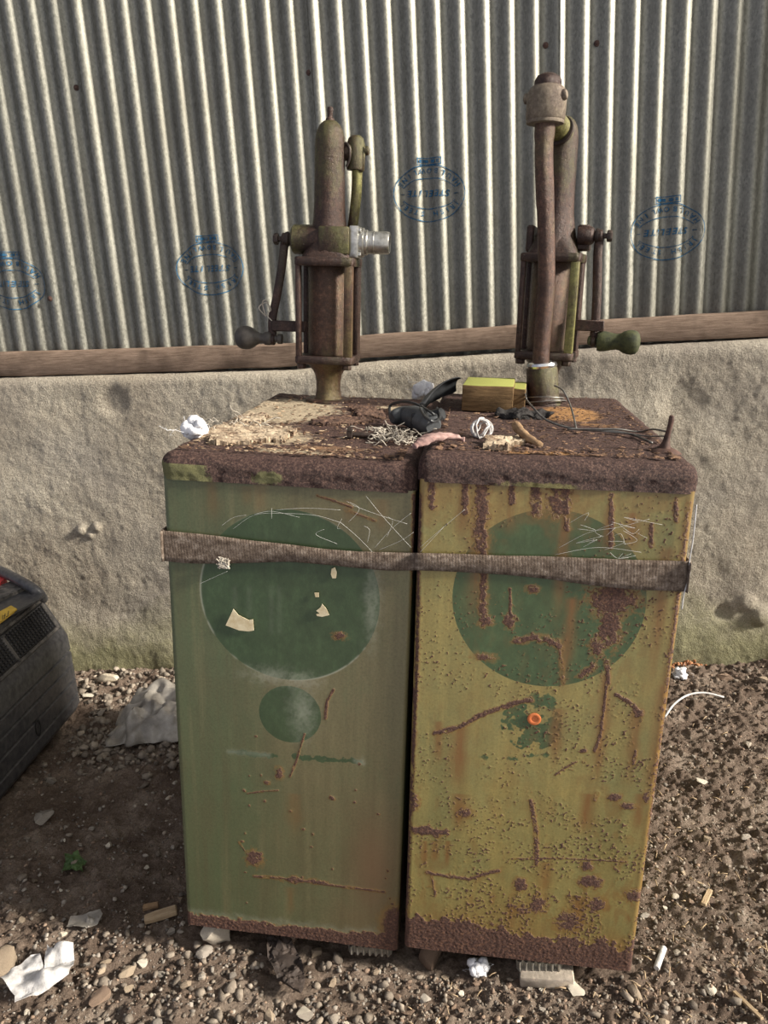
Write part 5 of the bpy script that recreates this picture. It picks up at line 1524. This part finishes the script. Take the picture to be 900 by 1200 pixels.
# offcuts under the cabinets
def ribbed(i, x0, x1, y, h, lab):
    q = CABM[i] @ Vector((x0, y, 0)); q1 = CABM[i] @ Vector((x1, y, 0))
    L_ = (q1 - q).length
    bm = bmesh.new(); n_ = max(3, int(L_ / 0.012))
    prof_ = [(L_ * t / 60, 0.004 * math.cos(2 * PI * n_ * t / 60)) for t in range(61)]
    a = [bm.verts.new((x_, w_ - 0.004, 0)) for x_, w_ in prof_]; b = [bm.verts.new((x_, w_ - 0.004, h)) for x_, w_ in prof_]
    c = [bm.verts.new((x_, 0.05, 0)) for x_, w_ in prof_]; d = [bm.verts.new((x_, 0.05, h)) for x_, w_ in prof_]
    for k in range(60):
        bm.faces.new((a[k], a[k + 1], b[k + 1], b[k])); bm.faces.new((b[k], b[k + 1], d[k + 1], d[k]))
        bm.faces.new((c[k], c[k + 1], a[k + 1], a[k])); bm.faces.new((d[k], d[k + 1], c[k + 1], c[k]))
    bm.faces.new((a[0], b[0], d[0], c[0])); bm.faces.new((a[-1], c[-1], d[-1], b[-1]))
    d_ = (q1 - q); o = finish('ribbed_offcut', bm, M['zinc'], mw=Matrix.Translation((q.x, q.y, min(q.z, q1.z) - h - 0.001)) @ RZ(math.degrees(math.atan2(d_.y, d_.x))))
    tag(o, lab, 'metal offcut')
ribbed(0, 0.345, 0.435, 0.010, 0.020, 'ribbed galvanised offcut under the front right corner of the left cabinet')
ribbed(1, 0.225, 0.315, 0.006, 0.022, 'ribbed galvanised offcut wedged under the front of the right cabinet')
# broken concrete foot in front of the right offcut
bm = bmesh.new(); add_box(bm, 0.105, 0.05, 0.028, T(0, 0, 0.010), 0.005, 2); bmesh.ops.subdivide_edges(bm, edges=bm.edges[:], cuts=2); roughen(bm, 0.004, 35, 8)
q = G(640, 1146); o = finish('concrete_chip', bm, M['stone_pale'], mw=Matrix.Translation((q.x, q.y, gz(q.x, q.y))) @ RZ(-8)); tag(o, 'pale concrete chip below the ribbed offcut at the right cabinet', 'concrete chip')

def flat_thing(name, outline, mat, lab, cat, th=0.006, bend=0.01, dz=0.004, seed=1, cuts=4, rough_=0.004, tilt=None):
    """a thin torn piece lying on the ground, given its outline in the photo"""
    P_ = [G(a, b, dz) for a, b in outline]
    c = sum(P_, Vector()) / len(P_)
    bm = bmesh.new()
    f = bm.faces.new([bm.verts.new((v.x - c.x, v.y - c.y, 0)) for v in P_])
    bmesh.ops.triangulate(bm, faces=bm.faces[:])
    for _ in range(cuts):
        le = [e for e in bm.edges if e.calc_length() > 0.006]
        if le: bmesh.ops.subdivide_edges(bm, edges=le, cuts=1); bmesh.ops.triangulate(bm, faces=bm.faces[:])
    off = Vector((seed * 5.3, seed, 0))
    for v in bm.verts:
        a = v.co * 14 + off
        ridged = abs(noise.noise(a)) * 2.2
        v.co.z += bend * ridged + noise.noise(v.co * 48 + off) * rough_
        gl = gz(v.co.x + c.x, v.co.y + c.y)
        v.co.z += max(gl, gz(c.x, c.y)) + dz
    ext = bmesh.ops.extrude_face_region(bm, geom=bm.faces[:])
    for v in [g for g in ext['geom'] if isinstance(g, bmesh.types.BMVert)]: v.co.z += th
    o = finish(name, bm, mat, angle=25, mw=T(c.x, c.y, 0))
    tag(o, lab, cat)
    return o
flat_thing('crumpled_paper', [(3, 1157), (34, 1130), (37, 1125), (48, 1123), (52, 1136), (57, 1116), (62, 1116), (64, 1122), (72, 1117), (76, 1122), (88, 1115), (89, 1146), (84, 1158), (60, 1170), (20, 1187), (19, 1174), (14, 1170)], M['paper'], 'crumpled torn white paper on the soil at lower left', 'paper', 0.001, 0.016, 0.008, 2, 5, 0.0055)
flat_thing('torn_scrap', [(78, 1088), (84, 1080), (97, 1078), (118, 1070), (121, 1076), (115, 1083), (102, 1092), (90, 1091)], M['grey_film'], 'small torn grey scrap above the white paper', 'scrap', 0.001, 0.008, 0.005, 4, 4, 0.002)
flat_thing('leaf', [(72, 1024), (77, 1010), (76, 1003), (85, 1003), (92, 1000), (95, 1006), (102, 1010), (96, 1016), (98, 1024), (88, 1020)], M['leaf'], 'green leaf in the shade left of the left cabinet', 'leaf', 0.0008, 0.008, 0.014, 6, 4, 0.001)
flat_thing('rubber_flap', [(313, 1103), (322, 1100), (340, 1103), (353, 1125), (358, 1150), (352, 1166), (340, 1164), (325, 1150), (314, 1125)], M['rubber'], 'dark muddy rubber flap sticking out under the left cabinet', 'rubber flap', 0.006, 0.012, 0.026, 8, 4, 0.002)

# sheet of crumpled grey film beside the left cabinet
bm = bmesh.new()
c = G(180, 868)
nu, nv = 44, 34
gr_ = []
for j in range(nv):
    for i_ in range(nu):
        u = i_ / (nu - 1); v = j / (nv - 1)
        x = -0.135 + 0.30 * u; y = -0.06 + 0.20 * v
        q = Vector((u * 3.1, v * 2.6, 4))
        rd = 1 - abs(noise.noise(q)) * 2.2
        z = (0.030 + 0.045 * v) * min(1, u * 5 + 0.1) * min(1, v * 4 + 0.1) + 0.045 * rd * min(1, u * 3) * min(1, v * 3 + .2) + 0.018 * noise.noise(q * 3.0)
        x += 0.03 * noise.noise(q * 1.7 + Vector((9, 0, 0))); y += 0.03 * noise.noise(q * 1.7 + Vector((0, 9, 0)))
        gr_.append(bm.verts.new((x, y, max(z, 0.006))))
for j in range(nv - 1):
    for i_ in range(nu - 1):
        a = j * nu + i_; bm.faces.new((gr_[a], gr_[a + 1], gr_[a + nu + 1], gr_[a + nu]))
o = finish('crumpled_sheet', bm, M['grey_film'], angle=60, mw=T(c.x, c.y, gz(c.x, c.y)))
so = o.modifiers.new('thickness', 'SOLIDIFY'); so.thickness = 0.0012
tag(o, 'crumpled shiny grey plastic sheet on the gravel beside the left cabinet', 'plastic sheet')

def stick_thing(name, a, b, r, mat, lab, cat, sq=False, dz=0.0, tapered=False):
    pa, pb = G(*a), G(*b); pa.z = gz(pa.x, pa.y) + r + dz; pb.z = gz(pb.x, pb.y) + r + dz
    bm = bmesh.new()
    d_ = pb - pa; mid = (pa + pb) / 2
    q = d_.normalized().to_track_quat('X', 'Z').to_matrix().to_4x4()
    if sq:
        add_box(bm, d_.length, r * 2, r * 1.3, Matrix(), r * 0.2, 1); bmesh.ops.subdivide_edges(bm, edges=bm.edges[:], cuts=2); roughen(bm, r * 0.18, 40, 3)
    else:
        L_ = d_.length
        add_lathe(bm, [(r * 0.8, -L_ / 2), (r, -L_ / 2 + r * 0.3), (r, L_ * 0.1), (r * (0.6 if tapered else 1), L_ / 2 - r * 0.3), (r * 0.5, L_ / 2)], RY(90), 14)
    o = finish(name, bm, mat, mw=Matrix.Translation(mid) @ q); tag(o, lab, cat); return o
stick_thing('wood_scrap', (170, 1083), (208, 1070), 0.011, M['pale_wood'], 'broken brown wood piece on the soil left of the left cabinet', 'wood fragment', True)
stick_thing('wood_scrap', (168, 1068), (186, 1063), 0.007, M['twig'], 'short dark stick behind the broken wood piece', 'stick', True)
stick_thing('wood_chip', (824, 1063), (832, 1046), 0.006, M['pale_wood'], 'tan wood chip on the lit soil right of the right cabinet', 'wood chip', True)
stick_thing('wood_splinter', (808, 1030), (824, 1038), 0.003, M['pale_wood'], 'thin wood splinter beside the tan chip at right', 'wood splinter', True)
stick_thing('paper_tube', (769, 1141), (778, 1114), 0.0062, M['paper'], 'small white rolled stub on the soil right of the right cabinet', 'stub', False, 0.002)
stick_thing('wood_scrap', (860, 1165), (893, 1196), 0.004, M['pale_wood'], 'thin pale splinter at the lower right corner', 'wood splinter', True)

bm = bmesh.new()
pp = [G(779, 842), G(790, 832), G(806, 824), G(826, 819), G(848, 819)]
pp = [v + Vector((0, 0, dz)) for v, dz in zip(pp, (0.005, 0.022, 0.03, 0.022, 0.006))]
add_tube(bm, spline(pp, 6), 0.0034, 8)
o = finish('cord', bm, M['paper'], angle=180); tag(o, 'short white cord arching over the soil right of the right cabinet', 'cord')

for (px, py, r, lab, s_) in ((561, 1140, 0.020, 'tuft of white fluff under the front of the right cabinet', 1.2), (796, 793, 0.024, 'tuft of white fluff at the foot of the wall right of the right cabinet', 0.6)):
    o = tuft('fluff_tuft', None, px, py, r, lab, s_); q = G(px, py)
    o.matrix_world = T(q.x, q.y, gz(q.x, q.y) + 0.004)

# crumbs of orange brick at the wall foot
bm = bmesh.new(); q = G(803, 779); rg = random.Random(8)
for k in range(60):
    x_ = rg.gauss(0, 0.03); y_ = rg.gauss(0, 0.012)
    bmesh.ops.create_icosphere(bm, subdivisions=1, radius=rg.uniform(0.002, 0.008), matrix=T(x_, y_, gz(q.x + x_, q.y + y_) + 0.003) @ SC(1, 1, 0.7))
roughen(bm, 0.003, 120, 2)
o = finish('brick_crumbs', bm, M['brick_dust'], mw=T(q.x, q.y, 0)); tag(o, 'orange brick crumbs at the foot of the wall on the right', 'brick crumbs', kind='stuff')

# ------------------------------------------------------------------ loose stones, then fine gravel
def blocked(x, y, pad=0.0):
    for i in range(2):
        l_ = CABM[i].inverted() @ Vector((x, y, 0.04))
        if -0.02 - pad < l_.x < CW + 0.02 + pad and 0.015 - pad < l_.y < CD + 0.02: return True
    l_ = gi @ Vector((x, y, 0))
    if -0.62 < l_.x < 0.03 + pad and Y0 - 0.03 < l_.y < Y1 + 0.03: return True
    w_ = (Vector((x, y, 0)) - W0)
    return w_.dot(WN) < WF + 0.045 + pad
def in_view(p):
    d_ = p - CP; z = d_.dot(FWD)
    u = 450 + F * d_.dot(RIGHT) / z; v = 600 - F * d_.dot(UP) / z
    return -15 < u < 915 and v < 1215, u, v
rg = random.Random(21); cnt = 0; tries = 0
groups = {}
REG = [('left', 'small loose stone on the shaded soil left of the cabinets', 'loose stones left of the cabinets'),
       ('front', 'small loose stone on the soil along the bottom edge in front of the cabinets', 'loose stones in front of the cabinets'),
       ('right', 'small loose stone on the sunlit soil right of the cabinets', 'loose stones right of the cabinets')]
def density(u, v):
    if v > 1095 and u < 480: return 1.0
    if v > 1095: return 0.6
    if u < 230 and v < 880: return 1.0
    if u < 230: return 0.40
    return 0.50
while cnt < 270 and tries < 20000:
    tries += 1
    px, py = rg.uniform(-5, 905), rg.uniform(775, 1205)
    p_ = meet(px, py, Vector((0, 0, -0.01)), Vector((0, 0, 1)))
    if blocked(p_.x, p_.y, 0.005) or rg.random() > density(px, py): continue
    if any((px - a) ** 2 + (py - b) ** 2 < (w_ * 0.7) ** 2 for a, b, w_, *_ in NAMED): continue
    if 0 < px < 95 and 1110 < py < 1190: continue
    if (305 < px < 365 and 1095 < py < 1175) or (65 < px < 110 and 995 < py < 1030): continue
    k = 1 if py > 1085 else (0 if px < 450 else 2)
    size = min(0.016, max(0.0045, rg.lognormvariate(math.log(0.0082), 0.4)))
    mt = rg.choice(['stone_tan', 'stone_tan', 'stone_grey', 'stone_pale', 'stone_brown'] if k else ['stone_grey', 'stone_grey', 'stone_tan', 'stone_pale'])
    stone(px, py, 0, mt, rg.randrange(8), REG[k][1], 'stone', REG[k][2], rg.uniform(0, 360), (1, rg.uniform(0.6, 0.95), rg.uniform(0.6, 0.95)), 0.3, p=p_, size=size)
    cnt += 1

# fine gravel: far too many to count
def ico(sub=1):
    bm = bmesh.new(); bmesh.ops.create_icosphere(bm, subdivisions=sub, radius=1)
    v = np.array([tuple(q.co) for q in bm.verts]); f = np.array([[q.index for q in fc.verts] for fc in bm.faces]); bm.free()
    return v, f
iv_, if_ = ico(1)
def gravel(count, mat, lab, seed, smin, smed, smax, dens_fn, ymin=0.95):
    r_ = np.random.RandomState(seed); VS = []; FS = []; n_ = 0; base = 0
    shapes = []
    for k in range(14):
        v = iv_.copy()
        for q in range(9):
            d = r_.normal(size=3); d /= np.linalg.norm(d); h = r_.uniform(0.38, 0.75)
            e = v @ d; v = v - np.where(e > h, (e - h) * 0.9, 0)[:, None] * d
        v = v * (1 + r_.uniform(-.12, .12, (len(v), 1)))
        shapes.append(v)
    while n_ < count:
        px, py = r_.uniform(-60, 960), r_.uniform(768, 1260)
        if r_.rand() > dens_fn(px, py) or (308 < px < 362 and 1098 < py < 1172): continue
        p_ = meet(px, py, Vector((0, 0, -0.01)), Vector((0, 0, 1)))
        if blocked(p_.x, p_.y): continue
        s = float(np.clip(r_.lognormal(math.log(smed), 0.5), smin, smax))
        a = r_.uniform(0, 6.28); ca, sa = math.cos(a), math.sin(a)
        v = shapes[r_.randint(14)] * np.array([1, r_.uniform(0.55, 1), r_.uniform(0.45, 0.9)]) * s
        tl = r_.normal(0, 0.3)
        v = np.stack([v[:, 0], v[:, 1] * math.cos(tl) - v[:, 2] * math.sin(tl), v[:, 1] * math.sin(tl) + v[:, 2] * math.cos(tl)], -1)
        v = np.stack([v[:, 0] * ca - v[:, 1] * sa, v[:, 0] * sa + v[:, 1] * ca, v[:, 2]], -1)
        VS.append(v + np.array([p_.x, p_.y, gz(p_.x, p_.y) + s * 0.25])); FS.append(if_ + base); base += len(iv_); n_ += 1
    me = mesh_np('gravel', np.concatenate(VS), np.concatenate(FS))
    o = link_mesh('gravel', me, mat, smooth=False)
    tag(o, lab, 'gravel', kind='stuff')
def d_l(u, v): return (0.9 if v < 900 else (0.55 if v > 1090 else 0.35)) if u < 470 else 0.10
def d_r(u, v): return 0.85 if u > 430 else 0.12
gravel(3600, M['stone_grey'], 'fine grey gravel in the soil left of and before the cabinets', 5, 0.0015, 0.0036, 0.010, d_l)
gravel(6000, M['stone_grav'], 'fine tan gravel in the soil right of and before the cabinets', 6, 0.0012, 0.0030, 0.008, d_r)
def d_w(u, v): return (0.6 if (v > 1095 and 90 < u < 480) else 0.05)
def d_w2(u, v): return 1.0 if (80 < u < 225 and v < 905 - 0.05 * u) else (0.12 if u < 235 and v < 930 else 0.0)
gravel(650, M['stone_grav'], 'coarse angular gravel at the foot of the wall between the machine and the left cabinet', 14, 0.005, 0.011, 0.024, d_w2)
gravel(420, M['stone_grav'], 'coarse gravel along the bottom edge in front of the cabinets', 12, 0.004, 0.0085, 0.018, d_w)
def d_c(u, v): return 0.7 if u > 430 else 0.45
gravel(5200, M['stone_brown'], 'brown soil crumbs over the earth floor', 7, 0.0012, 0.0030, 0.009, d_c)
# dry straw bits
r_ = random.Random(4); bm = bmesh.new()
for k in range(160):
    px, py = r_.uniform(745, 905) if k % 5 else r_.uniform(480, 760), r_.uniform(800, 1200)
    if px < 760: py = r_.uniform(1140, 1200)
    p_ = meet(px, py, Vector((0, 0, 0)), Vector((0, 0, 1)))
    if blocked(p_.x, p_.y): continue
    a = r_.uniform(0, PI); L_ = r_.uniform(0.006, 0.022); d_ = Vector((math.cos(a), math.sin(a), r_.uniform(-.2, .3))) * L_
    z = gz(p_.x, p_.y) + 0.005
    add_tube(bm, [Vector((p_.x, p_.y, z)), Vector((p_.x, p_.y, z)) + d_ * 0.5 + Vector((0, 0, 0.002)), Vector((p_.x, p_.y, z)) + d_], r_.uniform(0.0006, 0.0016), 5)
o = finish('straw_bits', bm, M['pale_wood'], angle=180); tag(o, 'bits of dry straw scattered on the soil at right', 'straw', kind='stuff')
